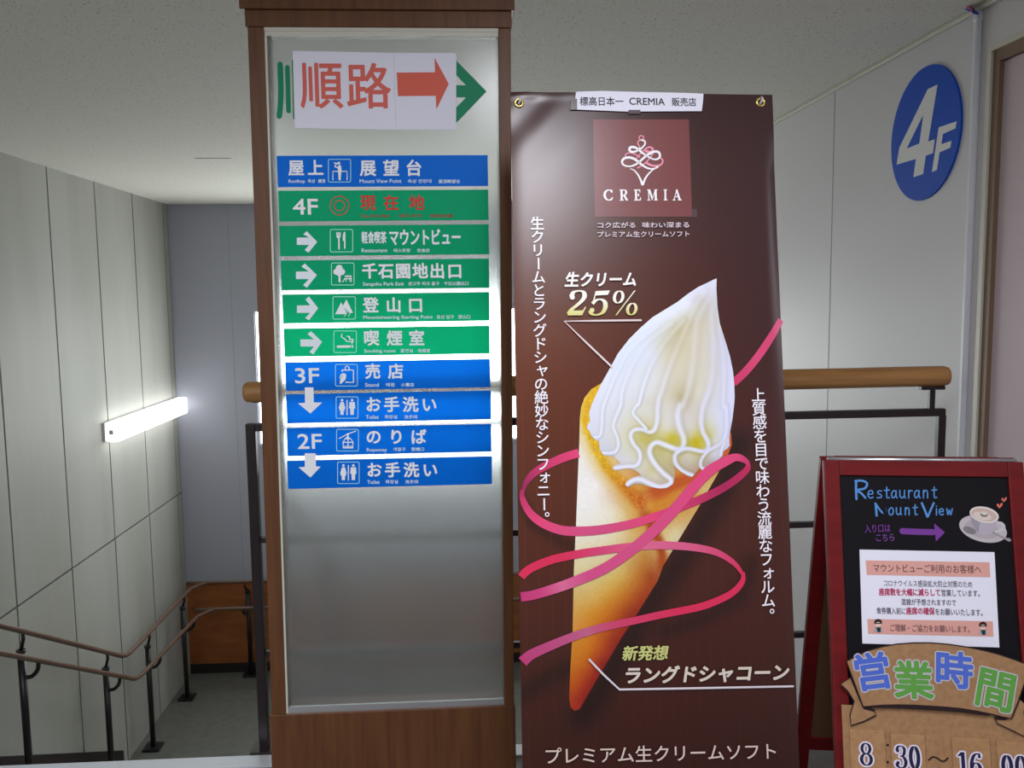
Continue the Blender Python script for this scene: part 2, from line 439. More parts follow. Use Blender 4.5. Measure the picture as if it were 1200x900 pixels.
nt.links.new(n1.outputs['Fac'], sub.inputs[0]); nt.links.new(vo.outputs['Distance'], sub.inputs[2])
nt.links.new(sub.outputs[0], rp.inputs[0]); nt.links.new(rp.outputs[0], b.inputs['Base Color'])

def emission(name, c, s):
    M = bpy.data.materials.new(name); M.use_nodes = True; nt = M.node_tree
    b = nt.nodes['Principled BSDF']; b.inputs['Base Color'].default_value = rgba((235,238,242)); b.inputs['Roughness'].default_value = 0.4
    b.inputs['Emission Color'].default_value = rgba(c) ; b.inputs['Emission Strength'].default_value = s
    return M
m_daylight = emission('frosted daylight pane', (240,255,255), WINDOW_STRENGTH)
m_tube = emission('lit acrylic diffuser', (246,248,255), LAMP_STRENGTH)

# frosted sheet of the direction sign
m_frost = bpy.data.materials.new('frosted glass'); m_frost.use_nodes = True
nt = m_frost.node_tree; b = nt.nodes['Principled BSDF']
b.inputs['Base Color'].default_value = (0.87, 0.91, 0.90, 1); b.inputs['Roughness'].default_value = 0.23
b.inputs['Transmission Weight'].default_value = 1.0; b.inputs['IOR'].default_value = 1.45
df = nt.nodes.new('ShaderNodeBsdfDiffuse'); df.inputs[0].default_value = (0.72, 0.77, 0.75, 1)
mx = nt.nodes.new('ShaderNodeMixShader'); mx.inputs[0].default_value = 0.06
nt.links.new(b.outputs[0], mx.inputs[1]); nt.links.new(df.outputs[0], mx.inputs[2])
nt.links.new(mx.outputs[0], nt.nodes['Material Output'].inputs['Surface'])

def film(name, c, thru):
    """translucent coloured sticker on the glass"""
    M = bpy.data.materials.new(name); M.use_nodes = True; nt = M.node_tree; b = nt.nodes['Principled BSDF']
    b.inputs['Base Color'].default_value = rgba(c, 1.4); b.inputs['Roughness'].default_value = 0.45; b.inputs['Specular IOR Level'].default_value = 0.12
    t = nt.nodes.new('ShaderNodeBsdfTransparent'); t.inputs[0].default_value = rgba(thru)
    mx = nt.nodes.new('ShaderNodeMixShader'); mx.inputs[0].default_value = 0.11
    nt.links.new(b.outputs[0], mx.inputs[1]); nt.links.new(t.outputs[0], mx.inputs[2])
    nt.links.new(mx.outputs[0], nt.nodes['Material Output'].inputs['Surface']); return M
m_filmblue = film('blue translucent film', (0,92,188), (0,100,205))
m_filmgreen = film('green translucent film', (0,142,96), (0,150,96))

# ------------------------------------------------------------------ the room
XL, XR, YB, ZC = -2.84, 1.72, 8.7, 2.38       # left wall, right wall, far wall, ceiling
YE, ZL = 2.655, -2.35                          # edge of the upper floor, landing height
def structure(name, mb, material, bevel=0.0, parent=None):
    return mb.build(name, material, parent, bevel, kind=None if parent else 'structure')

structure('floor', MB().box(XL, XR, -3.0, YE, -0.2, 0.0), m_floor)
structure('ceiling', MB().box(XL-0.1, XR+0.1, -3.0, YB+0.1, ZC, ZC+0.1), m_ceil)
structure('landing_floor', MB().box(XL, XR, 6.55, YB, ZL-0.2, ZL), m_landing)
structure('basement_floor', MB().box(XL, XR, YE, 6.6, -4.8, -4.7), m_landing)
mb = MB()
YL = 6.55; RI, TR = 2.35/14, (YL-YE)/13
for k in range(13):                            # flight going down beside the left wall
    z1 = -RI*(k+1); y0 = YE+TR*k
    mb.box(XL, -0.70, y0, y0+TR+0.02, z1-0.2, z1)
for k in range(13):                            # flight continuing down under the guard
    z1 = ZL-RI*(k+1); y1 = YL-TR*k
    mb.box(-0.55, XR, y1-TR-0.02, y1, z1-0.2, z1)
structure('stairs', mb, m_step)
mb = MB().hexa([(-0.70,YE,-0.40),(-0.55,YE,-0.40),(-0.55,YL,ZL-0.35),(-0.70,YL,ZL-0.35),(-0.70,YE,0.0),(-0.55,YE,0.0),(-0.55,YL,ZL),(-0.70,YL,ZL)])
structure('stair_stringer_wall', mb, m_step)

# left wall: face panels with open joints between them, on a dark backing
wl = structure('wall_left', MB().box(XL-0.12, XL-0.012, -3.0, YB+0.1, -4.8, ZC), m_joint)
seams = [YB-0.131-0.776*i for i in range(0, 16)]
ys = [YB]+seams
mb = MB(); zs = [-4.8, -1.65-0.0, -0.462, ZC]
for i in range(len(ys)-1):
    a, c = ys[i+1]+0.009, ys[i]-0.009
    mb.box(XL-0.014, XL, a, c, -0.455, ZC); mb.box(XL-0.014, XL, a, c, -4.8, -0.469)
structure('wall_left_panels', mb, m_leftwall, parent=wl)
# far wall with the window opening
WX0, WX1, WZ0, WZ1 = -2.055, 1.15, 0.0, 1.34
mb = MB().box(XL-0.1, WX0, YB, YB+0.15, -4.8, ZC).box(WX1, XR+0.1, YB, YB+0.15, -4.8, ZC).box(WX0, WX1, YB, YB+0.15, -4.8, WZ0).box(WX0, WX1, YB, YB+0.15, WZ1, ZC)
wb = structure('wall_back', mb, m_backwall)
structure('wall_seam', MB().box(-2.27, -2.266, YB-0.001, YB, -1.4, ZC), m_softjoint, parent=wb)
# window
mb = MB(); t = 0.012
mb.box(WX0, WX1, YB+0.02, YB+0.07, WZ0, WZ0+t).box(WX0, WX1, YB+0.02, YB+0.07, WZ1-t, WZ1)
for x in (WX0, -0.99, 0.08, WX1-t): mb.box(x, x+t, YB+0.02, YB+0.07, WZ0+t, WZ1-t)
win = structure('window_1', mb, m_alu)
pane = MB().box(WX0+t, WX1-t, YB+0.04, YB+0.046, WZ0+t, WZ1-t)
structure('window_pane', pane, m_daylight, parent=win)
structure('trim_1', MB().box(XL, XR, YB-0.018, YB, ZL+0.10, -1.40), m_dado)       # wood dado of the landing
structure('baseboard_back', MB().box(XL, XR, YB-0.022, YB, ZL, ZL+0.10), m_skirt)
mb = MB().hexa([(XL,YE,-0.24),(XL+0.014,YE,-0.24),(XL+0.014,6.9,ZL-0.15),(XL,6.9,ZL-0.15),(XL,YE,0.03),(XL+0.014,YE,0.03),(XL+0.014,6.9,-2.20),(XL,6.9,-2.20)])
structure('baseboard_left', mb, m_skirt)
# right wall with the doorway
DY0, DY1, DZ = 1.75, 2.79, 2.235
mb = MB().box(XR, XR+0.12, DY1, YB+0.1, -4.8, ZC).box(XR, XR+0.12, DY0, DY1, DZ, ZC).box(XR, XR+0.12, -3.0, DY0, -0.2, ZC).box(XR, XR+0.12, DY0, DY1, -4.8, 0.0)
wr = structure('wall_right', mb, m_rightwall)
for y in (3.972, 4.88, 5.79):
    structure('wall_seam', MB().box(XR-0.0008, XR, y-0.003, y+0.003, -3.0, ZC), m_softjoint, parent=wr)
structure('trim_2', MB().box(XR-0.018, XR, 0.0, YB, ZC-0.018, ZC), m_trim, bevel=0.004)
structure('trim_3', MB().box(XL, 1.72, YE-0.055, YE, 0.0, 0.006).box(XL, 1.72, YE, YE+0.010, -0.05, 0.006), m_nosing)
dr = structure('door_1', MB().box(XR+0.012, XR+0.045, DY0+0.03, DY1-0.052, 0.01, DZ-0.062), m_pink)
mb = MB().box(XR-0.012, XR+0.119, DY1-0.022, DY1-0.0005, 0, DZ-0.022).box(XR-0.012, XR+0.119, DY0+0.0005, DY1-0.0005, DZ-0.022, DZ-0.0005).box(XR-0.012, XR+0.119, DY0+0.0005, DY0+0.022, 0, DZ-0.022)
structure('door_casing', mb, m_trim, parent=dr)
mb = MB().box(XR-0.004, XR+0.08, DY1-0.055, DY1-0.022, 0, DZ-0.06).box(XR-0.004, XR+0.08, DY0+0.022, DY1-0.022, DZ-0.06, DZ-0.022)
structure('door_frame', mb, m_jamb, parent=dr)
structure('ceiling_slot', MB().box(-1.735, -1.50, 5.90, 5.915, ZC-0.0015, ZC), m_joint, parent=bpy.data.objects['ceiling'])

# ------------------------------------------------------------------ guard rail at the head of the stairs
YG = 2.73
g = thing('guard_railing', 'dark steel stair guard with thick round oak handrail behind the banner', 'railing', (0.45, YG, 0.0))
mb = MB(); xa, xb = -0.685, 1.585
mb.tube([(xa,YG,1.163),(xa+0.004,YG,1.163),(xa+0.012,YG,1.163),(xb-0.02,YG,1.174),(xb-0.006,YG,1.174),(xb,YG,1.174)], [0.024,0.029,0.0325,0.0335,0.030,0.020], 28)
mb.build('handrail', m_oak, g)
for x in (-0.62, 0.45, 1.53):
    MB().box(x-0.009, x+0.009, YG-0.009, YG+0.009, 1.062, 1.148).box(x-0.04, x+0.04, YG-0.012, YG+0.012, 1.130, 1.142).build('rail_bracket', m_dark, g, bevel=0.002)
def stick(p, q, h):
    """flat steel bar of square section between two points along x"""
    return MB().hexa([(p[0],p[1]-h,p[2]-h),(q[0],q[1]-h,q[2]-h),(q[0],q[1]+h,q[2]-h),(p[0],p[1]+h,p[2]-h),(p[0],p[1]-h,p[2]+h),(q[0],q[1]-h,q[2]+h),(q[0],q[1]+h,q[2]+h),(p[0],p[1]+h,p[2]+h)])
stick((-0.68,YG,1.052),(1.575,YG,1.055),0.0125).build('top_bar', m_dark, g, bevel=0.003)
for z in (0.69, 0.315):
    stick((-0.65,YG,z),(1.56,YG,z),0.0095).build('lower_bar', m_dark, g, bevel=0.002)
for x, h, n in ((-0.668, 0.0152, 'newel_post'), (0.45, 0.0125, 'post'), (1.565, 0.0125, 'post')):
    MB().box(x-h, x+h, YG-h, YG+h, -0.10, 1.046 if h < 0.014 else 1.064).box(x-0.04, x+0.04, YG-0.04, YG+0.04, -0.01, 0.0).build(n, m_dark, g, bevel=0.003)

# sloping guard of the flight, behind the sign
s2 = thing('stair_guard', 'dark sloping stair guard seen blurred through the frosted sign', 'railing', (-0.63, 4.7, -1.2))
SL = -2.35/(YL-YE)
zf = lambda y: SL*(y-YE)
mb = MB().tube([(-0.63,2.86,zf(2.86)+1.0),(-0.63,6.45,zf(6.45)+1.0)], 0.022, 14); mb.build('handrail', m_rail, s2)
for dz in (0.28, 0.62):
    MB().tube([(-0.63,2.86,zf(2.86)+dz),(-0.63,6.45,zf(6.45)+dz)], 0.010, 10).build('lower_bar', m_dark, s2)
for y in (2.9, 3.8, 4.75, 5.6, 6.4):
    MB().box(-0.645,-0.615,y-0.015,y+0.015,zf(y)-0.02,zf(y)+1.0).build('post', m_dark, s2)

# ------------------------------------------------------------------ double handrail along the left wall
h = thing('double_handrail', 'double brown handrail on black posts down the left wall to the landing', 'handrail', (-2.68, 6.3, ZL))
XU, XW = -2.68, -2.60
up = [(XU,2.95,0.67),(XU,4.958,-0.392),(XU,6.45,-1.195),(XU,6.62,-1.283),(XU,6.74,-1.318),(XU,6.95,-1.325),(XU,8.15,-1.330),(XU+0.02,8.33,-1.331),(XU+0.10,8.46,-1.333),(XU+0.24,8.50,-1.338),(1.55,8.50,-1.345)]
lo = [(XW,2.95,0.51),(XW,4.79,-0.487),(XW,6.42,-1.365),(XW,6.60,-1.462),(XW,6.72,-1.500),(XW,6.95,-1.520),(XW,8.05,-1.572),(XW+0.02,8.22,-1.573),(XW+0.10,8.36,-1.574),(XW+0.24,8.40,-1.575),(1.55,8.40,-1.575)]
def smooth3(P):
    return [tuple(p) for p in spline(P, 6)]
MB().tube(smooth3(up), 0.0175, 16).build('upper_rail', m_rail, h)
MB().tube(smooth3(lo), 0.0165, 16).build('lower_rail', m_rail, h)
def zat(P, y):
    for a, c in zip(P, P[1:]):
        if a[1] <= y <= c[1] and c[1] > a[1]: return a[2]+(c[2]-a[2])*(y-a[1])/(c[1]-a[1])
    return P[-1][2]
def tread(y):
    if y >= YL: return ZL
    return -RI*(int((y-YE)/TR)+1)
for (x, y) in ((-2.70,3.9),(-2.70,5.20),(-2.70,6.36),(-2.70,7.20),(-2.70,8.12),(-2.21,8.60),(-1.3,8.60),(-0.3,8.60),(0.7,8.60)):
    far = y > 8.5
    zb = tread(y); zu = up[-1][2] if far else zat(up, y); zl = lo[-1][2] if far else zat(lo, y)
    p = MB().tube([(x,y,zb),(x,y,zu-0.13)], 0.022, 16); p = p.build('post', m_black, h)
    MB().tube([(x,y,zu-0.135),(x,y,zu-0.115)], 0.027, 14).tube([(x,y,zu-0.12),(x+(0 if far else 0.02),y-(0.1 if far else 0),zu-0.05),(x+(0 if far else 0.02),y-(0.1 if far else 0),zu-0.012)], 0.011, 10).build('upper_bracket', m_black, p)
    if far: pth = [(x,y,zl-0.09),(x,y-0.12,zl-0.09),(x,y-0.19,zl-0.05),(x,y-0.2,zl-0.01)]
    else: pth = [(x,y,zl-0.10),(x+0.05,y,zl-0.10),(x+0.09,y,zl-0.06),(x+0.10,y,zl-0.01)]
    MB().tube(smooth3(pth), 0.013, 10).build('lower_bracket', m_black, p)
    if y > 6.5: MB().box(x-0.07,x+0.07,y-0.07,y+0.07,zb,zb+0.022).build('base_plate', m_black, p, bevel=0.004)

# ------------------------------------------------------------------ wall lamp over the stairs
l = thing('wall_lamp', 'lit white fluorescent box lamp on the left stair wall', 'lamp', (XL, 7.7, 0.43))
y0, y1 = 6.90, 8.62
def zc(y): return 0.47-(y-6.9)*0.04
P = []
MB().box(XL, XL+0.022, y0-0.006, y1+0.006, 0.352, 0.500).build('back_tray', m_white, l, bevel=0.003)
MB().box(XL+0.022, XL+0.125, y0, y1, 0.348, 0.504).build('diffuser', m_tube, l, bevel=0.014)
MB().box(XL+0.05, XL+0.085, y0-0.006, y0+0.0, 0.405, 0.445).build('end_clip', m_white, l, bevel=0.004)

# ------------------------------------------------------------------ 4F disc and conduit on the right wall
SR = Surf((XR, 3.0, 2.0), (0,-1,0), (0,0,1))
d = thing('floor_sign', 'round blue 4F floor number sign on the white right wall', 'sign', (XR, 3.13, 2.03))
up_, dn_ = SR.uv(1105,70.5), SR.uv(1081.5,233.5)
c4 = (up_+dn_)/2; r4 = 0.241; c4[0] = SR.uv(1047,160)[0]+r4
n = 72; circ = [(c4[0]+r4*math.cos(2*math.pi*i/n), c4[1]+r4*math.sin(2*math.pi*i/n)) for i in range(n)]
MB().prism(SR, circ, 0.0, 0.008).build('disc', m_blue, d)
A = Art(SR, 0.0088)
cr = lambda x, y: (1030+x/10, 60+y/10)
W4 = (232,232,230)
o = [cr(600,445),cr(715,390),cr(604,1060),cr(683,1030),cr(660,1195),cr(577,1225),cr(545,1440),cr(430,1477),cr(460,1262),cr(232,1330),cr(265,1130)]
hole = [cr(548,740),cr(500,1080),cr(350,1143)]
# the 4: three pieces round its triangular opening
A.ppoly([o[0],o[1],cr(640,850),cr(548,740)], W4)
A.ppoly([cr(548,740),cr(640,850),o[2],cr(577,1225),cr(545,1440),cr(430,1477),cr(460,1262),cr(500,1080)], W4)
A.ppoly([o[0],cr(548,740),cr(350,1143),cr(265,1130)], W4)
A.ppoly([cr(265,1130),cr(350,1143),cr(500,1080),cr(604,1060),cr(683,1030),cr(660,1195),cr(577,1225),cr(460,1262),cr(232,1330)], W4)
A.ppoly([cr(728,893),cr(942,820),cr(925,905),cr(778,970),cr(760,1090),cr(880,1048),cr(865,1130),cr(740,1185),cr(708,1392),cr(648,1416)], W4)
A.build('lettering', ink_matte, d, art=1.0)
p = thing('cable_conduit', 'white vertical cable conduit between round sign and doorway', 'conduit', (XR, 2.87, 0.0))
MB().box(XR-0.020, XR, 2.840, 2.864, 0.0, ZC-0.02).build('duct', m_white, p, bevel=0.006)
MB().box(XR-0.022, XR, 2.838, 2.866, ZC-0.05, ZC-0.018).build('end_cap', m_white, p, bevel=0.004)
t_ = thing('plastic_tie', 'blue and pink plastic tie above the white conduit', 'tie', (XR-0.03, 2.86, ZC-0.02))
STI = Surf((XR-0.03, 3.0, 2.0), (0,-1,0), (0,0,1))
pt = lambda x, y, d=0.0: tuple(STI.pt(*STI.uv(x, y), d))
MB().tube([pt(1125,6.5),pt(1132,9.5),pt(1139,13),pt(1146,16)], [0.003,0.007,0.007,0.004], 10).build('blue_strip', m_bluetie, t_)
MB().tube([pt(1131,6,0.004),pt(1137,7.5,0.010),pt(1143,11,0.008),pt(1140,14,0.004)], 0.005, 10).build('pink_loop', m_pinktie, t_)

# ------------------------------------------------------------------ direction sign
YS = 2.30
SG = Surf((0, YS+0.011, 1.45), (1,0,0), (0,0,1))       # face of the frosted sheet
g = thing('direction_sign', 'tall brown wood framed frosted glass direction sign with blue and green strips', 'sign', (-0.20, YS+0.05, 0.0))
def leanpost(name, xt0, xt1, xb0, xb1, zt, zb):
    return MB().hexa([(xb0,YS,zb),(xb1,YS,zb),(xb1,YS+0.10,zb),(xb0,YS+0.10,zb),(xt0,YS,zt),(xt1,YS,zt),(xt1,YS+0.10,zt),(xt0,YS+0.10,zt)]).build(name, m_signwood, g, bevel=0.002)
leanpost('post', -0.529, -0.488, -0.541, -0.502, 2.137, 0.30)
leanpost('post', 0.106, 0.138, 0.097, 0.124, 2.137, 0.30)
MB().box(-0.534, 0.1405, YS-0.003, YS+0.103, 2.137, 2.178).build('lower_header', m_signwood, g, bevel=0.002)
MB().box(-0.545, 0.148, YS-0.012, YS+0.112, 2.178, 2.34).build('header', m_signwood, g, bevel=0.002)
MB().box(-0.546, 0.128, YS-0.004, YS+0.104, 0.0, 0.318).build('base_panel', m_signwood, g, bevel=0.002)
MB().box(-0.505, 0.109, YS+0.011, YS+0.017, 0.31, 2.14).build('frosted_glass', m_frost, g)
MB().box(-0.488, 0.106, YS+0.004, YS+0.0105, 2.117, 2.137).box(-0.488, 0.106, YS+0.002, YS+0.007, 2.128, 2.137).build('glazing_channel', m_trim, g)
MB().box(-0.502, 0.097, YS+0.004, YS+0.0105, 0.318, 0.336).build('glazing_channel', m_alu, g)
mb = MB().hexa([(-0.502,YS+0.003,0.318),(-0.497,YS+0.003,0.318),(-0.497,YS+0.0105,0.318),(-0.502,YS+0.0105,0.318),(-0.488,YS+0.003,2.117),(-0.483,YS+0.003,2.117),(-0.483,YS+0.0105,2.117),(-0.488,YS+0.0105,2.117)])
mb.build('glazing_bead', m_trim, g)

BL_, GR_ = m_filmblue, m_filmgreen
LT = (214,216,236); LG = (206,214,226); LBX = (150,205,235); LGX = (150,220,200); RD = (190,40,38); DR = (140,52,40)
PIC = {}
def arrow_right(A, x0, y0, y1, tip, top, bot, th=4.6):
    """thick arrow with a swept head"""
    (tx, ty), (ax, ay), (bx, by) = tip, top, bot
    k = th*1.0
    A.ppoly([(x0,y0),(tx-9.5,y0-0.2),(ax-2.4,ay+2.4+0.6),(ax+1.6,ay-0.6),(tx,ty),(bx+2.2,by+0.3),(bx-2.2,by-2.6),(tx-9.5,y1+0.1),(x0,y1)], LG)
def frame_box(A, b, col):
    x0, y0, x1, y1 = b; r = 1.6
    pts = []
    for cx, cy, a in ((x1-r,y0+r,-90),(x1-r,y1-r,0),(x0+r,y1-r,90),(x0+r,y0+r,180)):
        for i in range(5): pts.append((cx+r*math.cos(R(a+i*22.5)), cy+r*math.sin(R(a+i*22.5))))
    A.pstroke(pts, 0.85, col, closed=True)
def person_icon(bx, cx, kind, A, col):
    q = bx
    A.pellipse(q(cx, 0.845), 1.5, 1.5, 0, col, 16)
    if kind == 'w':
        A.ppoly([q(cx-0.07,0.76),q(cx+0.07,0.76),q(cx+0.155,0.46),q(cx+0.11,0.44),q(cx+0.13,0.36),q(cx+0.075,0.36),q(cx+0.075,0.16),q(cx-0.075,0.16),q(cx-0.075,0.36),q(cx-0.13,0.36),q(cx-0.11,0.44),q(cx-0.155,0.46)], col)
    else:
        A.ppoly([q(cx-0.12,0.76),q(cx+0.12,0.76),q(cx+0.145,0.46),q(cx+0.09,0.45),q(cx+0.075,0.16),q(cx-0.075,0.16),q(cx-0.09,0.45),q(cx-0.145,0.46)], col)
def pictogram(A, kind, b):
    x0, y0, x1, y1 = b; q = lambda a, c: (x0+(x1-x0)*a, y1-(y1-y0)*c)
    if kind == 'ring':
        c = q(0.5, 0.5)
        for r in (11.0, 6.0):
            A.pstroke([(c[0]+r*math.cos(t*math.pi/20), c[1]+r*math.sin(t*math.pi/20)) for t in range(40)], 1.0, RD, closed=True)
        return
    frame_box(A, b, LBX if kind in ('view','shop','toilet','ropeway') else LGX)
    if kind == 'view':
        A.pellipse(q(0.47,0.83), 1.7, 1.7, 0, LT, 16); A.pstroke([q(0.26,0.84),q(0.40,0.82)], 1.3, LT); A.pstroke([q(0.30,0.68),q(0.42,0.62),q(0.52,0.72)], 1.6, LT); A.pstroke([q(0.29,0.70),q(0.36,0.80)], 1.2, LT)
        A.ppoly([q(0.42,0.72),q(0.56,0.74),q(0.59,0.55),q(0.55,0.08),q(0.46,0.08),q(0.43,0.5)], LT)
        A.pstroke([q(0.20,0.10),q(0.20,0.47),q(0.84,0.47),q(0.84,0.10)], 1.2, LT)
    if kind == 'meal':
        A.ppoly([q(0.27,0.88),q(0.46,0.88),q(0.46,0.68),q(0.40,0.60),q(0.33,0.60),q(0.27,0.68)], LT); A.pstroke([q(0.38,0.62),q(0.39,0.13)], 1.7, LT)
        A.ppoly([q(0.60,0.88),q(0.67,0.90),q(0.68,0.14),q(0.62,0.14),q(0.61,0.48),q(0.56,0.50),q(0.56,0.75)], LT)
        for a in (0.335, 0.395): A.pstroke([q(a,0.87),q(a,0.72)], 0.5, (0,138,92))
    if kind == 'park':
        for a, c, r in ((0.34,0.76,4.0),(0.22,0.60,3.6),(0.46,0.60,3.7),(0.34,0.56,4.0)): A.pellipse(q(a,c), r, r, 0, LT, 20)
        A.pstroke([q(0.35,0.5),q(0.36,0.16)], 2.4, LT)
        A.pstroke([q(0.62,0.40),q(0.86,0.40)], 1.7, LT); A.pstroke([q(0.58,0.29),q(0.88,0.29)], 1.3, LT)
        for a in ((0.60,0.30,0.50,0.14),(0.66,0.30,0.64,0.16),(0.80,0.30,0.82,0.16),(0.86,0.40,0.88,0.14)): A.pstroke([q(a[0],a[1]),q(a[2],a[3])], 0.9, LT)
    if kind == 'mountain':
        A.ppoly([q(0.10,0.22),q(0.37,0.75),q(0.45,0.60),q(0.60,0.88),q(0.89,0.28),q(0.74,0.27),q(0.62,0.40),q(0.46,0.52),q(0.58,0.38),q(0.58,0.22)], LT)
        A.pstroke([q(0.62,0.38),q(0.62,0.26),q(0.50,0.12)], 0.6, LT, smooth=5); A.pstroke([q(0.76,0.27),q(0.72,0.18),q(0.70,0.12)], 0.6, LT)
    if kind == 'smoke':
        A.pstroke([q(0.14,0.27),q(0.74,0.28)], 2.8, LT, caps=False); A.pstroke([q(0.78,0.28),q(0.86,0.28)], 2.8, LT, caps=False)
        A.pstroke([q(0.36,0.85),q(0.35,0.72),q(0.48,0.63),q(0.58,0.52),q(0.78,0.50),q(0.80,0.40)], 1.2, LT, smooth=6)
        A.pstroke([q(0.60,0.76),q(0.70,0.72),q(0.70,0.62),q(0.84,0.60),q(0.83,0.46)], 1.4, LT, smooth=6)
    if kind == 'shop':
        A.pstroke([q(0.30,0.68),q(0.30,0.74),q(0.82,0.74),q(0.82,0.16),q(0.48,0.18)], 1.5, LT)
        A.pstroke([q(0.45,0.75),q(0.45,0.86),q(0.53,0.92),q(0.62,0.86),q(0.62,0.75)], 1.2, LT, smooth=5)
        A.ppoly([q(0.20,0.10),q(0.28,0.12),q(0.46,0.30),q(0.50,0.50),q(0.44,0.58),q(0.34,0.60),q(0.24,0.54),q(0.18,0.40),q(0.22,0.30)], LT)
        A.pstroke([q(0.30,0.48),q(0.22,0.34)], 0.6, (0,84,190)); A.pstroke([q(0.46,0.28),q(0.36,0.12)], 0.6, (0,84,190))
    if kind == 'toilet':
        person_icon(q, 0.27, 'w', A, LT); person_icon(q, 0.73, 'm', A, LT); A.pstroke([q(0.5,0.84),q(0.5,0.16)], 1.2, LT)
    if kind == 'ropeway':
        A.pstroke([q(0.12,0.58),q(0.50,0.78),q(0.88,0.92)], 1.1, LT); A.ppoly([q(0.44,0.80),q(0.58,0.84),q(0.54,0.68),q(0.62,0.58),q(0.38,0.58),q(0.48,0.68)], LT)
        A.pstroke([q(0.30,0.14),q(0.30,0.40),q(0.38,0.56),q(0.66,0.56),q(0.74,0.40),q(0.74,0.14)], 1.2, LT, closed=True)
        A.pstroke([q(0.28,0.40),q(0.76,0.40)], 1.2, LT); A.pstroke([q(0.52,0.56),q(0.52,0.14)], 1.2, LT); A.pstroke([q(0.30,0.22),q(0.74,0.22)], 1.0, LT); A.pstroke([q(0.30,0.15),q(0.74,0.15)], 1.6, LT)
def spaced(A, text, xs, yc, size, col, bold, sx=1.0):
    for ch, x in zip(text, xs): A.cell(ch, (x, yc), size, col, bold, sx=sx)

STRIPS = [  # film, TL, TR, BR, BL, floor text, pictogram, box, main text, small text
 (BL_, (324.4,182),(571.5,182.4),(572.1,219.1),(325.5,218.4), 'view', (385,186.8,411,213.4)),
 (GR_, (326,222.9),(572.2,222.9),(572.5,258.8),(327.3,258.8), 'ring', (385.5,228.5,410.5,253.5)),
 (GR_, (327.1,264.1),(572.7,263.3),(573,298.7),(328.4,299.7), 'meal', (387.2,269,413.4,295.2)),
 (GR_, (328.4,304.9),(573,303.3),(573.3,337.6),(330.3,339.7), 'park', (388.6,308.2,415,334)),
 (GR_, (330.3,345),(573.4,342.6),(573.6,376.2),(332.2,378.8), 'mountain', (390.2,347.8,416.6,373.9)),
 (GR_, (332,384.5),(573.8,382),(573.9,414.8),(333.8,417.8), 'smoke', (391.3,387.8,417.7,413)),
 (BL_, (334.2,424.3),(574.1,420.7),(574.7,453.8),(335,458), 'shop', (393.2,427,418.9,452.3)),
 (BL_, (335.2,460.7),(575.3,458.7),(575.6,492),(336.3,495.4), 'toilet', (394,465,419.6,490)),
 (BL_, (336,500.9),(575.6,497.2),(576.1,529.8),(336.9,533.8), 'ropeway', (394.6,503,420.2,528.4)),
 (BL_, (336.9,539.2),(576.4,535.2),(576.7,567.8),(337.1,572.4), 'toilet', (395.7,541.4,421,566.5)),
]
MAIN = [ # (text, centre xs, yc, size)
 [('屋上', (347.3,369.8), 197, 17.5), ('展望台', (431.3,458.5,485), 197.3, 17.8)],
 [('現在地', (431.3,458.5,488.5), 237.8, 17)],
 [],
 [('千石園地出口', (433.2,452.5,472.5,492.5,512.5,533), 317.8, 17.0)],
 [('登山口', (434.7,461.4,487), 357.8, 17.2)],
 [('喫煙室', (435.3,462.5,488.3), 396.4, 17.2)],
 [('売店', (436.9,463.8), 435.3, 17)],
 [('お手洗い', (437.5,459,481,503), 474.2, 17.2)],
 [('のりば', (438,464.6,490.5), 512, 17.2)],
 [('お手洗い', (438.6,460,482,504), 550.8, 17)],
]
SMALL = [
 [('Rooftop',338.5,357.5,214.6),('옥상',361,369.5,214.4),('樓頂',373,381.3,214.4),('Mount View Point',421.7,470.5,214.6),('옥상 전망대',478,505.5,214.6),('屋頂瞭望台',514,539,214.8)],
 [('You Are Here',422.6,457,255.2),('현재 위치',467.4,494,255.2),('您的所在位置',504,530.5,255.2)],
 [('Restaurant',424,454,295.7),('레스토랑',461.5,481,295.7),('饮食店',489,503.5,295.7)],
 [('Sengoku Park Exit',425.5,473.5,335),('센고쿠 파크 출구',478.5,515,334.6),('千石公園出口',520.5,549,334.4)],
 [('Mountaineering Starting Point',426,507,374),('등산 입구',512,532,373.6),('登山口',537,551,373.4)],
 [('Smoking room',427,463.5,413.4),('흡연실',469.6,484,413),('吸烟室',490,504,413)],
 [('Stand',428,444,453.2),('매점',452.5,462.2,453),('小賣店',470,485.3,453)],
 [('Toilet',429,444,490.8),('화장실',451,465.5,490.6),('洗手间',474,489,490.6)],
 [('Ropeway',430,453.5,529.2),('개찰구',461,475.3,528.6),('登機口',482,497,528.4)],
 [('Toilet',430.6,445,567),('화장실',452,466.5,566.6),('洗手间',475,490,566.6)],
]
NAMES = ['blue strip pointing to the rooftop view deck','green strip marking the current floor','green strip pointing to the restaurant','green strip pointing to the park exit','green strip pointing to the mountain trail','green strip pointing to the smoking room','blue strip for the third floor shop','blue strip for the third floor toilets','blue strip for the second floor ropeway','blue strip for the second floor toilets']
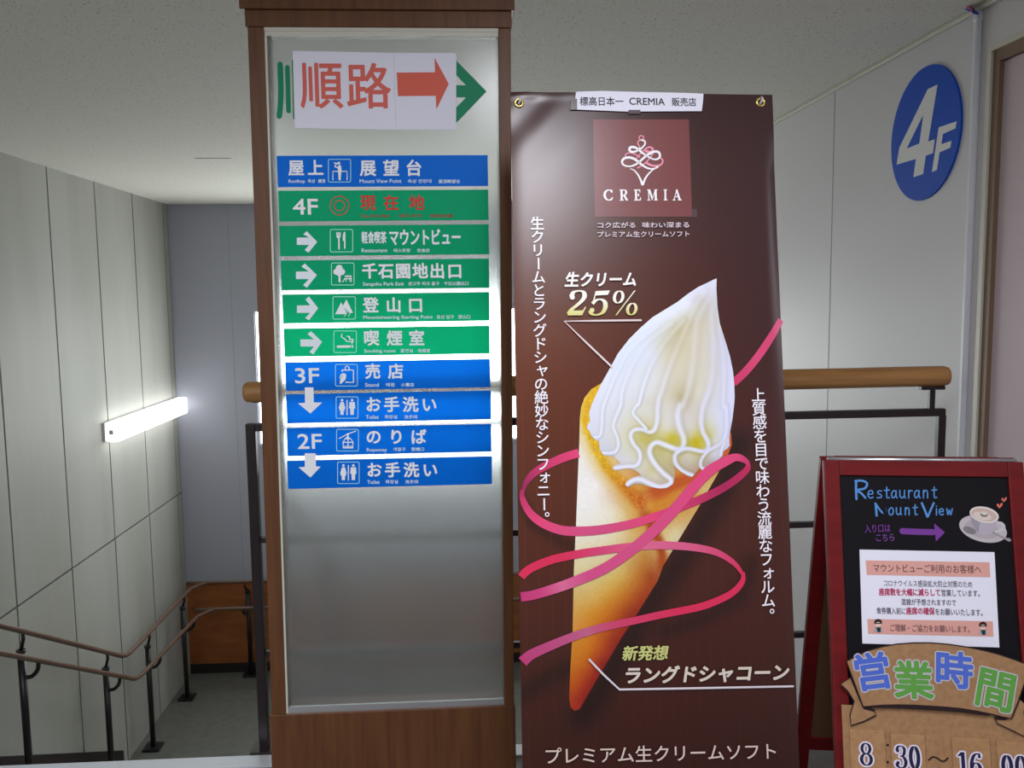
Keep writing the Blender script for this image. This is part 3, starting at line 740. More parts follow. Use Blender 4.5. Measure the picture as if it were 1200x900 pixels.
for i, (fm, tl, tr, br, bl, kind, bx) in enumerate(STRIPS):
    q = SG.uvs([bl, br, tr, tl])
    x0 = (q[0][0]+q[3][0])/2; x1 = (q[1][0]+q[2][0])/2; z0 = (q[0][1]+q[1][1])/2; z1 = (q[2][1]+q[3][1])/2
    A = Art(SG, 0.0010); A.poly([(x0,z0),(x1,z0),(x1,z1),(x0,z1)], (0,0,0), 0.0010)
    st = A.build('direction_strip', fm, g); st['label'] = NAMES[i]
    A = Art(SG, 0.0015)
    col = RD if i == 1 else LT
    for text, xs, yc, size in MAIN[i]:
        spaced(A, text, xs, yc, size, col, 0.40 if i in (1,) else 0.55)
    for text, a, c, yb in SMALL[i]:
        hh = 4.4 if text[0].isascii() else 4.3
        if 'p' in text or 'y' in text or 'g' in text: yb += 1.0; hh = 5.2
        A.run(text, (a, yb), (c, yb-(c-a)*0.006), hh, DR if i == 1 else (192,208,232), 0.10)
    if i == 1: A.run('4F', (343.9,251.2), (372.6,251.2), 18, LT, 0.35)
    if i == 6: A.run('3F', (346.4,449), (374.2,448.7), 17.4, LT, 0.35)
    if i == 8: A.run('2F', (349.4,525.7), (377.2,525.4), 17, LT, 0.35)
    if i == 2:
        A.run('軽食喫茶', (424.2,285.2), (453,285), 13.8, LG, 0.30); A.run('マウントビュー', (457,287), (539.6,286.4), 17.8, LG, 0.5)
    A.build('lettering', ink_matte, st, art=1.25)
    A = Art(SG, 0.0015); pictogram(A, kind, bx); A.build('pictogram', ink_matte, st, art=1.25)
    if 2 <= i <= 5:
        ar = {2:(348,278.5,287,(371.8,283.5),(358,271.6),(359.4,295.8)), 3:(347,318.3,327,(371.5,322.3),(355.8,309.4),(357.5,336.8)),
              4:(348.2,358,366.6,(373,361.2),(360.6,348),(360,375.2)), 5:(352.2,397.8,406,(377.5,400.6),(363,388.6),(365,415))}[i]
        A = Art(SG, 0.0015); arrow_right(A, *ar); A.build('arrow', ink_matte, st, art=1.25)
for pts in ([(357.3,453.9),(367.4,453.9),(367.9,471.4),(377.7,471.6),(363.9,484.5),(349.2,472.4),(357.6,472)], [(357.3,531),(370,531),(370.4,546.4),(376,546.6),(364,559.4),(350,547.4),(357.4,546.8)]):
    A = Art(SG, 0.0020); A.ppoly(pts, LT); A.build('arrow_sticker', ink_matte, g, art=1.25)
# green route marking beneath the pasted papers
A = Art(SG, 0.0008); GN = (0,122,84)
A.pstroke([(328.3,75.6),(329.2,104),(328.6,124),(327.4,136)], 6.6, GN, smooth=5); A.pstroke([(336.8,79),(337.6,105),(338.2,130)], 5.6, GN); A.pstroke([(344.6,72),(345.6,100),(346.2,138)], 5.4, GN)
A.build('green_lettering', ink_matte, g, art=1.15)
A = Art(SG, 0.0008); A.ppoly([(528,64.2),(535.5,71.8),(570.1,107.2),(537,142),(528,148.5),(528,133.2),(546,114.2),(500,113.7),(500,100),(545.8,99.8),(528,81.2)], GN)
A.build('green_arrow', ink_matte, g, art=1.15)
# papers pasted over it
def sheet(name, S, corners, d0, d1, material, parent=None, bevel=0.0):
    return MB().prism(S, S.uvs(corners), d0, d1).build(name, material, parent, bevel)
pp = thing('paper_sign', 'white paper reading 順路 in red, pasted at the top of the direction sign', 'paper sign', tuple(SG.pt(*SG.uv(404,105))))
sheet('paper', SG, [(345.7,150.4),(464.0,152.2),(461.4,62.3),(343.2,59.8)], 0.0022, 0.0027, m_paper, pp)
A = Art(SG, 0.0031); RP = (206,96,84)
A.run('順', (353.4,126.8), (402.2,126.8), 52.2, RP, 0.75); A.run('路', (408,126.8), (458.2,126.8), 52.2, RP, 0.75)
A.build('lettering', ink_matte, pp, art=1.1)
pp = thing('arrow_paper', 'white paper with solid red arrow beside the 順路 paper', 'paper sign', tuple(SG.pt(*SG.uv(500,107))))
sheet('paper', SG, [(464.3,152.2),(534.4,152.4),(534.8,65),(533.8,62.9),(531.8,62.5),(461.7,62.3)], 0.0022, 0.0027, m_paper, pp)
A = Art(SG, 0.0031); A.ppoly([(465,85.4),(509.8,85),(509.3,68),(525.9,98.7),(511.4,128.6),(510.6,112.6),(466.4,113)], (206,92,74)); A.build('arrow', ink_matte, pp, art=1.1)

# ------------------------------------------------------------------ banner stand
LEAN = 0.1766
tl, tr = np.array([0.117,1.99,1.908]), np.array([0.711,1.99,1.900])
BW = 0.598; BH = 1.80
def bdisp(u, v):
    """the hanging sheet: edges curl back a little, creases at the corner, otherwise flat"""
    t = -v
    k = max(0.0, (u-(BW-0.030))/0.030); ct = max(0.0, min(1.0, (t-0.08)/0.10))*max(0.25, min(1.0, 1.2-(t-0.2)*1.6))
    d = -0.0058*k*k*ct
    k = max(0.0, (0.035-u)/0.035); d -= 0.0018*k*k*min(1, t/0.1)
    # creases around the hooked top left corner
    e = math.exp(-((u-0.02)**2+(t-0.01)**2)/0.010)
    d += 0.0018*e*math.sin((u*0.75+t*0.66)*70.0)
    d += 0.0022*math.exp(-((t-0.008)/0.010)**2)*math.exp(-u/0.10)
    d -= 0.006*max(0.0, (0.20-t)/0.20)**2*max(0.0, (0.26-u)/0.26)**1.5
    return d
SBN = Surf(tl, (1, 0, -0.005), (0, LEAN, 1.0), bdisp)
SBN.V = SBN.V-SBN.U*(SBN.V@SBN.U); SBN.V /= np.linalg.norm(SBN.V); SBN.N = np.cross(SBN.U, SBN.V)
FLAT = Surf(tl, (1,0,0), (0,0,1)); FLAT.U, FLAT.V, FLAT.N = SBN.U, SBN.V, SBN.N
bz = thing('banner_stand', 'tall dark brown soft cream banner leaning beside the direction sign', 'banner', (0.41, 1.85, 0.0))
bcol = idw([((610,115),(66,44,52)),((760,115),(58,36,42)),((895,120),(56,34,46)),((620,250),(84,52,46)),((760,260),(74,44,44)),((900,280),(60,36,46)),
  ((620,400),(108,64,38)),((690,360),(96,56,42)),((800,320),(76,44,44)),((900,420),(64,36,42)),((620,520),(98,56,32)),((900,560),(72,40,40)),((620,640),(88,46,28)),((740,700),(84,42,30)),
  ((880,660),(78,38,30)),((620,760),(80,40,28)),((800,740),(74,36,28)),((640,860),(72,36,26)),((780,850),(72,34,28)),((925,840),(70,34,28)),((780,1000),(62,30,26)),((880,1000),(60,30,26))])
A = Art(SBN, 0.0)
nu, nv = 120, 360; P2 = []; VV = []; 
us = np.linspace(0, BW, nu+1); vs_ = -np.linspace(0, 1, nv+1)**1.15*BH
def w2p(P):
    q = CAMROT @ (np.array(P)-CAMPOS); return (FPX*q[0]/q[2]+CX, FPX*q[1]/q[2]+CY)
for v in vs_:
    for u in us:
        q = v-0.0050*(u/BW)*(1+v/BH)
        VV.append(SBN.pt(u, q, 0.0)); P2.append(w2p(FLAT.pt(u, q)))
F = [(j*(nu+1)+i, (j+1)*(nu+1)+i, (j+1)*(nu+1)+i+1, j*(nu+1)+i+1) for j in range(nv) for i in range(nu)]
P2 = np.array(P2)
def sheetfn(P):
    P = np.asarray(P, float); c = bcol(P)*np.array((1.06, 0.86, 0.72))
    # the printed picture's own soft drop shadows
    d, t = along(P, [(866,520),(846,575),(806,645),(764,705),(700,815),(682,838)]); c = c*(1-0.42*np.exp(-(d/17)**2))[:,None]
    d, t = along(P, [(692,772),(668,782),(632,800),(616,812)]); c = c*(1-0.30*np.exp(-(d/12)**2))[:,None]
    d, t = along(P, [(880,660),(868,700),(830,722),(780,740)]); c = c*(1-0.28*np.exp(-(d/11)**2))[:,None]
    d, t = along(P, [(612,588),(622,612),(655,634),(672,640)]); c = c*(1-0.28*np.exp(-(d/8)**2))[:,None]
    return c*(1-0.16*np.clip((P[:,1]-560)/300, 0, 1))[:,None]
A.add(VV, F, sheetfn(P2), smooth=True)
A.build('banner_sheet', ink_gloss, bz, art=0.80)
# pinstripes of the print
A = Art(SBN, 0.00025)
for x in np.arange(0.014, BW, 0.0285):
    n = 30; t0 = 0.55
    pts = [(x, -(t0+(BH-t0)*i/n)) for i in range(n+1)]
    cs = sheetfn([w2p(FLAT.pt(*q)) for q in pts])
    A.stroke(pts, 0.0007, cs*np.array([1+0.22*min(1, i/10) for i in range(n+1)])[:,None], caps=False)
A.build('pinstripes', ink_gloss, bz, art=0.85)
# logo patch
A = Art(SBN, 0.0005); A.grid([(695,140),(807.2,140),(811,253.8),(697,253.8)], (126,66,66)); A.d = 0.0007
A.grid([(697,245),(810.6,245),(810.9,254.0),(697.2,254.2)], (126,68,70)); A.grid([(810.8,245),(816.5,245),(817,254.6),(811,254.6)], (84,64,72), 8)
LP = A.build('logo_patch', ink_gloss, bz, art=0.9)
A = Art(SBN, 0.0009); cr = lambda x, y: (690+x/8.571, 135+y/8.571)
PK = (222,140,160); WH = (240,226,240)
def sw(pts, w, col): A.pstroke([cr(*p) for p in pts], [x*1.25 for x in w] if isinstance(w, list) else w*1.25, col, smooth=7)
pk = lambda n, a, b: None
sw([(527,206),(508,214),(506,236),(527,248),(547,238),(547,216),(527,206)], 1.0, PK)
sw([(512,318),(494,292),(492,272),(508,254),(530,250)], 1.1, PK)
sw([(545,360),(575,335),(610,322),(638,335),(636,362),(610,372),(575,362)], [1.0+.04*k for k in range(43)], PK)
sw([(478,432),(505,405),(530,372),(552,352)], 1.0, PK)
sw([(372,424),(366,402),(386,384),(425,380),(470,396),(510,422)], 1.0, PK)
sw([(640,395),(605,440),(575,472),(545,500),(490,530)], 1.1, PK)
sw([(718,430),(740,450),(738,480),(712,504),(660,510),(615,500),(575,478)], [1.2+.022*k for k in range(43)], PK)
sw([(510,350),(540,322),(560,298),(565,272),(552,256),(530,252)], 1.5, WH)
sw([(510,330),(490,355),(450,370),(418,364),(406,345),(420,324),(452,322),(490,340),(530,374),(575,405),(620,432),(665,446),(700,434),(714,405),(700,374),(665,366),(625,380),(580,405),(540,440),(490,484),(430,512),(375,512),(340,492),(334,462),(355,436),(395,426),(440,434),(480,456),(520,490),(570,524),(620,540),(660,536),(692,520)],
   [1.3+1.0*abs(math.sin(k*0.045)) for k in range(218)], WH)
sw([(415,540),(450,552),(485,588),(515,640),(536,696)], [0.7+.05*k for k in range(29)], WH)
sw([(690,520),(640,552),(598,592),(565,640),(542,696)], [0.7+.05*k for k in range(29)], WH)
for ch, a, c in (('C',153,243),('R',310,392),('E',455,522),('M',586,690),('I',752,785),('A',840,928)):
    A.serif(ch, cr(a, 858), cr(c, 857), 108/8.571, WH, outline=(0.22, WH))
A.build('logo', ink_gloss, LP, art=1.15)

# ---- the printed cone, cream and ribbon
def densify(pts, st=3.0):
    out = []
    for a, b in zip(pts, pts[1:]+pts[:1]):
        a = np.array(a, float); b = np.array(b, float); k = max(1, int(np.linalg.norm(b-a)/st))
        out += [tuple(a+(b-a)*i/k) for i in range(k)]
    return out
cone = [(712,444),(703,450),(693,456),(685,466),(681,477),(679.5,490),(679,515),(677.5,550),(675,615),(672.5,670),(671,740),(668.5,781),(667,817),(668.4,828),(673,833),(679,831),(686,819),(703,790),(728,748),(748,717),(771,680),(777,663),(800,625),(820,592),(840,557),(852,536),(857.5,521),(856.5,508),(838,480),(760,440)]
ccol = idw([((735,577),(196,128,56)),((760,592),(204,132,40)),((684,500),(232,222,200)),((684,530),(234,228,216)),((682,560),(236,232,228)),((700,570),(238,234,228)),((690,600),(236,230,220)),((718,600),(232,222,200)),((680,620),(232,226,210)),((728,618),(226,206,160)),((700,625),(230,220,196)),((740,618),(212,170,100)),((730,600),(220,196,140)),
  ((770,600),(206,128,40)),((790,592),(206,134,46)),((812,582),(204,142,62)),((803,604),(208,162,92)),((790,625),(220,206,160)),((782,640),(218,200,150)),((840,552),(206,160,90)),((825,575),(212,184,120)),((760,602),(200,110,28)),((850,530),(200,120,60)),
  ((690,645),(222,208,170)),((720,650),(216,198,150)),((745,640),(206,170,100)),((756,650),(192,130,54)),((700,670),(214,196,140)),((730,675),(208,170,84)),((750,680),(184,106,32)),((762,675),(160,68,20)),((678,690),(206,186,120)),
  ((695,700),(210,180,100)),((715,695),(206,160,60)),((735,700),(186,108,22)),((752,702),(156,58,22)),((676,730),(202,160,76)),((695,722),(202,146,34)),((715,720),(190,112,18)),((730,722),(160,68,18)),((740,722),(140,44,24)),
  ((676,760),(194,136,36)),((690,758),(198,130,18)),((705,758),(178,84,20)),((720,752),(142,42,26)),((674,785),(184,110,20)),((686,780),(188,104,16)),((697,785),(152,48,22)),((707,778),(132,32,28)),
  ((672,805),(174,88,16)),((683,802),(168,62,20)),((692,803),(138,34,28)),((671,822),(160,54,20)),((677,828),(150,44,24)),((684,815),(140,34,28))])
def blend(c, w, col):
    w = np.clip(w, 0, 1)[:, None]; return c*(1-w)+np.asarray(col, float)*w
def conefn(P):
    c = ccol(P); g1 = np.random.RandomState(3).normal(0, 1, len(P))
    # right hand rim, seam and the crumbly left rim of the wafer
    d, t = along(P, [(748,585),(770,576),(788,568),(807,561),(822,555),(848,534),(858,517)])
    c = blend(c, 1.5-d/(8.0+g1*1.0), np.array((186,78,24))+t[:,None]*np.array((10,16,16)))
    d, t = along(P, [(748,582),(754,600),(764,618),(772,634),(776,650),(776,666)])
    c = blend(c, 1.3-d/(6.5+g1*0.8), (168,70,16))
    d, t = along(P, [(706,446),(696,458),(688,474),(686,490),(690,506),(700,528),(712,549),(724,562),(736,574),(750,588)])
    rimc = np.array((224,176,26))*(1-t[:,None])+np.array((196,100,22))*t[:,None]
    rimc = np.where(t[:,None] < 0.6, np.array((224,174,24))+t[:,None]*np.array((-8,-4,14)), np.array((219,172,32))+(t[:,None]-0.6)/0.4*np.array((-26,-74,-10)))
    c = blend(c, 1.5-d/(6.0+2.0*t+g1*1.1), rimc+g1[:,None]*np.array((9,10,6)))
    c = blend(c, 0.35*np.exp(-((d-11)/6.0)**2), (222,186,90))
    k = np.clip((P[:,1]-670)/60, 0, 1)[:,None]; c = c*(1-k+k*np.array((1.03,0.90,0.82)))
    return np.clip(c+g1[:,None]*2.0, 10, 250)
A = Art(SBN, 0.0005); painted(A, densify(cone), conefn, 2.2); A.S = SBN
A.build('cone_print', ink_gloss, bz, art=1.0)

a_ = lambda x, y: (660+x/5.4545, 315+y/5.4545)
b_ = lambda x, y: (660+x/5.4545, 440+y/5.4545)
cream = [a_(980,62),a_(978,130),a_(985,250),a_(1000,350),a_(1035,460),a_(1065,560),a_(1085,660),a_(1092,740),a_(1095,820),b_(1092,180),b_(1080,280),b_(1065,360),b_(1060,400),b_(1062,450),b_(1045,470),b_(1022,485),b_(1018,515),b_(1000,530),
  b_(965,560),b_(925,600),b_(890,612),b_(868,590),b_(840,632),b_(820,650),b_(790,640),b_(745,612),b_(710,580),b_(712,650),b_(700,695),b_(660,720),b_(610,722),b_(555,712),b_(500,695),b_(460,692),b_(412,714),b_(396,698),b_(405,678),b_(440,655),b_(480,640),b_(500,640),b_(470,612),b_(440,598),b_(400,595),b_(330,608),b_(315,592),b_(325,575),b_(365,560),
  b_(320,515),b_(290,515),b_(255,508),b_(232,470),b_(230,420),b_(205,412),b_(178,385),b_(170,360),b_(150,335),b_(155,315),b_(172,290),b_(165,240),b_(180,190),
  a_(185,860),a_(240,740),a_(290,650),a_(350,540),a_(420,450),a_(490,380),a_(570,310),a_(660,255),a_(730,212),a_(790,165),a_(860,118),a_(920,90),a_(960,70)]
WB = (224,228,242); 
ccrm = idw([(a_(960,110),(222,222,236)),(a_(880,150),(222,222,236)),(a_(800,240),(226,228,240)),(a_(700,290),(226,230,242)),(a_(600,350),(226,230,243)),(a_(500,430),(222,228,242)),(a_(420,520),(220,226,240)),(a_(360,640),(220,224,238)),(a_(290,740),(222,226,240)),(a_(230,840),(220,222,236)),
  (a_(880,200),(206,202,196)),(a_(860,260),(208,204,190)),(a_(790,330),(206,200,176)),(a_(740,400),(200,192,158)),(a_(690,480),(204,198,174)),(a_(655,560),(214,208,190)),(a_(640,640),(216,212,206)),
  (a_(800,430),(214,206,186)),(a_(780,550),(212,206,186)),(a_(750,680),(212,206,190)),(a_(720,780),(206,198,174)),(a_(750,820),(190,180,148)),(a_(700,860),(214,208,196)),
  (a_(910,380),(212,206,194)),(a_(900,540),(214,208,196)),(a_(890,680),(216,210,198)),(a_(860,800),(218,212,202)),(a_(925,280),(210,206,200)),
  (a_(1000,480),(210,210,226)),(a_(1000,640),(212,212,222)),(a_(985,800),(214,214,222)),(a_(1050,640),(216,216,236)),(a_(1065,780),(218,218,238)),
  (a_(560,560),(218,222,234)),(a_(520,680),(218,220,226)),(a_(440,760),(220,222,230)),(a_(600,700),(220,220,220)),(a_(540,800),(220,220,222)),
  (b_(300,230),(216,218,226)),(b_(400,300),(216,214,206)),(b_(380,400),(216,214,200)),(b_(290,380),(214,214,216)),(b_(220,330),(216,216,228)),(b_(300,470),(206,206,216)),(b_(400,500),(214,212,206)),(b_(420,550),(214,212,214)),
  (b_(540,240),(216,214,208)),(b_(560,180),(212,208,198)),(b_(500,400),(196,186,120)),(b_(540,400),(196,184,110)),(b_(520,470),(204,198,160)),(b_(520,560),(214,210,194)),(b_(560,610),(206,200,160)),(b_(590,640),(214,206,190)),
  (b_(660,240),(216,212,206)),(b_(660,340),(218,214,206)),(b_(700,398),(198,182,50)),(b_(650,398),(206,198,130)),(b_(740,360),(206,202,180)),(b_(840,420),(196,178,40)),(b_(860,450),(200,184,60)),(b_(810,390),(208,202,170)),(b_(940,380),(206,200,140)),(b_(945,420),(212,208,190)),
  (b_(620,500),(196,186,140)),(b_(660,500),(204,198,160)),(b_(640,560),(196,188,150)),(b_(690,590),(190,176,140)),(b_(820,250),(212,206,200)),(b_(810,330),(214,210,204)),(b_(820,540),(204,200,180)),(b_(840,590),(190,170,150)),(b_(800,510),(208,204,200)),
  (b_(960,200),(214,214,224)),(b_(980,300),(216,216,226)),(b_(1000,380),(214,214,230)),(b_(930,560),(180,168,166)),(b_(950,500),(212,210,214)),(b_(1030,440),(214,214,232)),(b_(450,690),(196,190,190))], 3.4)
RIDGE = [ # (points, half width px, brightness, dark side offset sign)
 ([a_(965,90),a_(925,190),a_(860,310),a_(842,420),a_(832,560),a_(815,680),a_(790,800),a_(755,880),b_(745,190),b_(730,260),b_(745,340),b_(768,400),b_(765,450),b_(735,472),b_(690,460),b_(640,440),b_(595,428),b_(560,452),b_(552,500),b_(585,565),b_(640,625),b_(686,665),b_(678,695),b_(620,712),b_(560,694),b_(500,666),b_(450,668),b_(405,695)], 3.4, (228,228,246), 1),
 ([a_(900,150),a_(830,270),a_(760,430),a_(705,560),a_(660,680),a_(622,800),b_(612,140),b_(602,210),b_(600,280),b_(585,340),b_(555,362),b_(500,344),b_(450,350),b_(430,388),b_(450,440),b_(485,485),b_(490,535),b_(465,575),b_(400,582),b_(325,592)], 2.6, (228,228,244), 1),
 ([a_(770,330),a_(650,470),a_(565,610),a_(515,740),a_(482,860),b_(470,190),b_(445,240),b_(480,285),b_(530,340)], 2.0, (228,232,246), 1),
 ([a_(690,350),a_(540,465),a_(455,590),a_(405,700),a_(372,800),b_(366,190),b_(330,280),b_(320,330),b_(346,400),b_(350,455),b_(322,492),b_(250,495)], 2.0, (228,230,244), 1),
 ([a_(600,370),a_(440,500),a_(350,650),a_(310,740),b_(262,180),b_(250,240),b_(246,330),b_(232,388),b_(195,395)], 1.8, (228,232,246), 1),
 ([a_(968,120),a_(948,300),a_(958,480),a_(952,650),a_(932,770),b_(925,110),b_(890,210),b_(880,290),b_(892,360),b_(922,420),b_(925,465),b_(890,485),b_(800,468),b_(745,480),b_(712,515),b_(722,570),b_(765,612),b_(825,638)], 2.9, (222,222,242), 1),
 ([a_(978,140),a_(992,350),a_(1022,560),a_(1026,720),a_(1022,880),b_(1040,200),b_(1044,330),b_(1030,400),b_(1000,440),b_(930,480),b_(886,530),b_(878,580),b_(910,604)], 2.2, (222,222,242), 1),
 ([b_(1055,400),b_(1020,450),b_(1005,510)], 1.8, (224,224,242), 1)]
RD_ = [(np.array(spline(p, 12)), w, np.array(c, float), s) for p, w, c, s in RIDGE]
def creamfn(P):
    WT = np.array((227,230,244.0)); c = WT-(WT-ccrm(P))*1.18
    for pts, w, col, sgn in RD_:
        # signed distance to the ridge line, sampled
        seg = pts[1:]-pts[:-1]; L2 = (seg**2).sum(1)+1e-9
        rel = P[:,None,:]-pts[None,:-1,:]
        t = np.clip((rel*seg[None]).sum(2)/L2, 0, 1)
        dv = rel-t[...,None]*seg[None]
        d2 = (dv**2).sum(2); k = d2.argmin(1); ar = np.arange(len(P))
        dist = np.sqrt(d2[ar, k])/(1.55-0.55*np.clip(k/len(seg)*1.6, 0, 1)); sg = np.sign(seg[k,0]*rel[ar,k,1]-seg[k,1]*rel[ar,k,0])
        prog = k/len(seg); fade = np.clip(prog*2.0, 0.30, 1.0)
        shade = np.exp(-((dist-w*1.25)/(w*0.75))**2)*np.where(sg < 0, 1.0, 0.55)*fade
        c = c*(1-0.085*shade[:,None])
        core = np.clip(1.25-dist/w, 0, 1)*fade; core = core*core*(3-2*core)
        tint = col*(1-0.05*np.clip(dist/w, 0, 1)[:,None])
        c = c*(1-core[:,None])+tint*core[:,None]
    return c
A = Art(SBN, 0.0015); painted(A, densify(cream, 2.0), creamfn, 1.5)
A.build('cream_print', ink_gloss, bz, art=1.04)

cc = lambda x, y: (600+x/4, 520+y/4)
def ribbon(A, pts, widths, cols, n=12):
    P = spline(pts, n); k = len(P); x = np.linspace(0, 1, k)
    wx = np.interp(x, np.linspace(0, 1, len(widths)), widths)
    cp = np.array([c[1] for c in cols], float); ct = [c[0] for c in cols]
    cs = np.stack([np.interp(x, ct, cp[:, i]) for i in range(3)], 1)
    s = A.pxm(P[k//2]); cs = cs*np.array((1.0, 1.0, 0.88))
    A.stroke(A.S.uvs(P), list(wx*s/2), cs, caps=False)
P1, P2_, P3, P4 = (214,64,126), (170,40,100), (204,40,90), (196,90,150)
A = Art(SBN, 0.0020)
# soft cast shadow that belongs to the print, then the ribbon itself
ribbon(A, [cc(312,43),cc(250,62),cc(180,92),cc(110,132),cc(70,175),cc(52,220),cc(50,250)], [10,10,9.5,8,4.5,3], [(0,P1),(0.4,(190,50,110)),(0.75,(140,34,90)),(1,(170,40,100))])
ribbon(A, [cc(45,215),cc(52,265),cc(85,325),cc(140,370),cc(220,402),cc(300,410),cc(420,402),cc(560,375),cc(690,335),cc(800,293),cc(900,252),cc(1000,200),cc(1070,150),cc(1104,112),cc(1098,85)], [3,7,9,10,10.5,11,10.5,10,9.5,9.5,9.5,9,8.5,7,3],
   [(0,(170,40,100)),(0.2,P1),(0.42,(196,74,136)),(0.55,P1),(0.68,(186,48,108)),(0.78,(160,32,90)),(0.92,(186,36,96)),(1,(200,50,110))])
A.d = 0.0023
ribbon(A, [(611.0,676.2),cc(60,604),cc(100,577),cc(180,545),cc(250,528),cc(330,513),cc(400,503),cc(560,482),cc(700,475),cc(850,485),cc(960,510),cc(1040,560),cc(1080,612)], [9,9.5,9.5,9.5,9.5,9.5,9.5,9.5,9,8,6,3.5],
   [(0,P3),(0.3,P3),(0.5,(200,60,120)),(0.62,(206,96,150)),(0.75,(204,84,140)),(0.9,(200,56,112)),(1,P3)])
ribbon(A, [cc(1082,600),cc(1078,645),cc(1035,695),cc(960,735),cc(870,766),cc(700,800),cc(560,831),(710,734),(690,739.6),(671,746),(647,755.6),(624,766),(615.5,772.4),(612.4,775.6)], [3.5,7,8,8.5,8.5,8.5,9,9.5,10,11,12,13],
   [(0,P3),(0.35,P3),(0.5,(190,60,110)),(0.62,(180,90,140)),(0.8,(176,64,130)),(1,(176,52,116))])
A.d = 0.0026
ribbon(A, [cc(1108,118),cc(1104,92),cc(1080,72),cc(1045,64),cc(1000,82),cc(920,130),cc(840,215),cc(740,330),cc(640,430),cc(540,512),cc(430,585),cc(300,642),cc(200,678),cc(100,708),(610.3,699.4)], [3,5,7.5,9,11,12,12.5,12.5,12.5,12,12,11.5,11,10.5,10.5],
   [(0,(180,40,100)),(0.2,(208,66,130)),(0.4,(210,66,132)),(0.6,(200,74,138)),(0.75,(196,70,140)),(0.83,(204,100,156)),(0.9,(190,60,130)),(1,(182,48,120))])
A.d = 0.0009
ribbon(A, [(915.5,374.5),(906,391),(893,411),(880,428),(869,440),(859,449)], [7.5,8.5,9,9,9,9], [(0,(196,60,120)),(0.5,(206,66,126)),(1,(190,50,104))])
A.build('ribbon_print', ink_gloss, bz, art=1.12)

# ---- lettering of the banner
A = Art(SBN, 0.0030); CW = (232,224,234)
def column(text, p0, p1, size, col, bold):
    n = len(text)
    for i, ch in enumerate(text):
        t = i/(n-1); x = p0[0]+(p1[0]-p0[0])*t; y = p0[1]+(p1[1]-p0[1])*t
        if ch == 'ー': A.cell(ch, (x, y), size, col, bold, rot=-90)
        elif ch == '。': A.cell(ch, (x+size*0.55, y-size*0.55), size, col, bold)
        elif ch in 'ャォ': A.cell(ch, (x+size*0.10, y-size*0.08), size, col, bold)
        else: A.cell(ch, (x, y), size, col, bold)
column('生クリームとラングドシャの絶妙なシンフォニー。', (629.5,262.5), (637.6,606.5), 15.4, CW, 0.18)
column('上質感を目で味わう流麗なフォルム。', (888,463.2), (900.3,719.5), 15.6, CW, 0.18)
A.run('コク広がる', (700,267.8), (744,267.6), 6.6, (206,190,200), 0.12); A.run('味わい深まる', (752.5,267.6), (807,267.3), 6.6, (206,190,200), 0.12)
A.run('プレミアム生クリームソフト', (700,278.5), (807.3,277.8), 6.6, (206,190,200), 0.12)
gold = lambda t: np.array((236,228,216))*min(1, max(0, (t-0.12)*2.2))+np.array((206,198,124))*(1-min(1, max(0, (t-0.12)*2.2)))
A.run('生クリーム', (663,336), (745.5,335.4), 16.4, (234,226,222), 0.55, shear=0.16)
for ch, a, c in (('2',665.5,687.6),('5',691.6,712.8),('%',718.2,747)):
    A.serif(ch, (a,370), (c,369.8), 29, gold, shear=0.16)
LN = (214,196,196)
A.pstroke([(716.2,429.8),(688,403),(661,376.8),(700,376.2),(750.5,375.6)], 2.2, LN)
A.run('新発想', (730,773.4), (782.5,772.4), 16.6, (186,186,116), 0.5, shear=0.2)
A.run('ラングドシャコーン', (733.5,800.6), (923.5,796.6), 19.6, (206,192,180), 0.75, shear=0.18)
A.pstroke([(690.4,772.4),(707,790),(725.5,807.2),(800,806),(928.5,803.6)], 2.3, (208,198,206))
A.run('プレミアム生クリームソフト', (639.6,894), (908.5,888), 18.6, (208,186,178), 0.15)
A.build('lettering', ink_gloss, bz, art=1.12)
# eyelets, cords, stand
for (px, py, lft) in ((608.2,120.3,True),(891,120,False)):
    u, v = FLAT.uv(px, py); C0 = SBN.pt(u, v, 0.001)
    ring = [C0+SBN.U*0.0085*math.cos(2*math.pi*i/28)+SBN.V*0.0085*math.sin(2*math.pi*i/28) for i in range(28)]
    e = MB().tube(ring, 0.0032, 10, closed=True); e = e.build('eyelet', m_brass, bz)
    hole_ = Art(SBN, 0.0009); hole_.disc((u, v), 0.0068, (40,36,34)); hole_.build('eyelet_hole', ink_matte, e, art=1.0)
    MB().tube([C0-SBN.N*0.01, C0+SBN.N*0.004-SBN.V*0.003, C0+SBN.N*0.006+SBN.V*0.006+SBN.U*(0.003), C0-SBN.N*0.006+SBN.V*0.016+SBN.U*0.004], 0.0026, 8).build('cord', m_cord, e)
for u in (0.02, BW-0.02):
    v = -(BH-0.02); C0 = SBN.pt(u, v, 0.001)
    ring = [C0+SBN.U*0.0085*math.cos(2*math.pi*i/24)+SBN.V*0.0085*math.sin(2*math.pi*i/24) for i in range(24)]
    MB().tube(ring, 0.0032, 8, closed=True).build('eyelet', m_brass, bz)
zb_ = 1.45
hub = np.array([0.41, 1.86, 0.86]); 
for u, v, nm in ((0.02,-0.02,'arm'),(BW-0.02,-0.02,'arm'),(0.02,-(BH-0.02),'arm'),(BW-0.02,-(BH-0.02),'arm')):
    q = FLAT.pt(u, v, -0.022); MB().tube([tuple(hub), tuple((hub+q)/2+np.array([0,0.004,0])), tuple(q)], 0.005, 10).build(nm, m_pole, bz)
MB().cyl((0.41,1.845,0.86),(0.41,1.875,0.86),0.03,20).build('hub', m_pole, bz)
MB().tube([(0.41,1.87,0.86),(0.41,2.14,0.008)], 0.007, 10).build('rear_leg', m_pole, bz)
for s in (-1, 1): MB().tube([(0.41+s*0.02,1.86,0.84),(0.41+s*0.24,1.74,0.008)], 0.007, 10).build('front_leg', m_pole, bz)
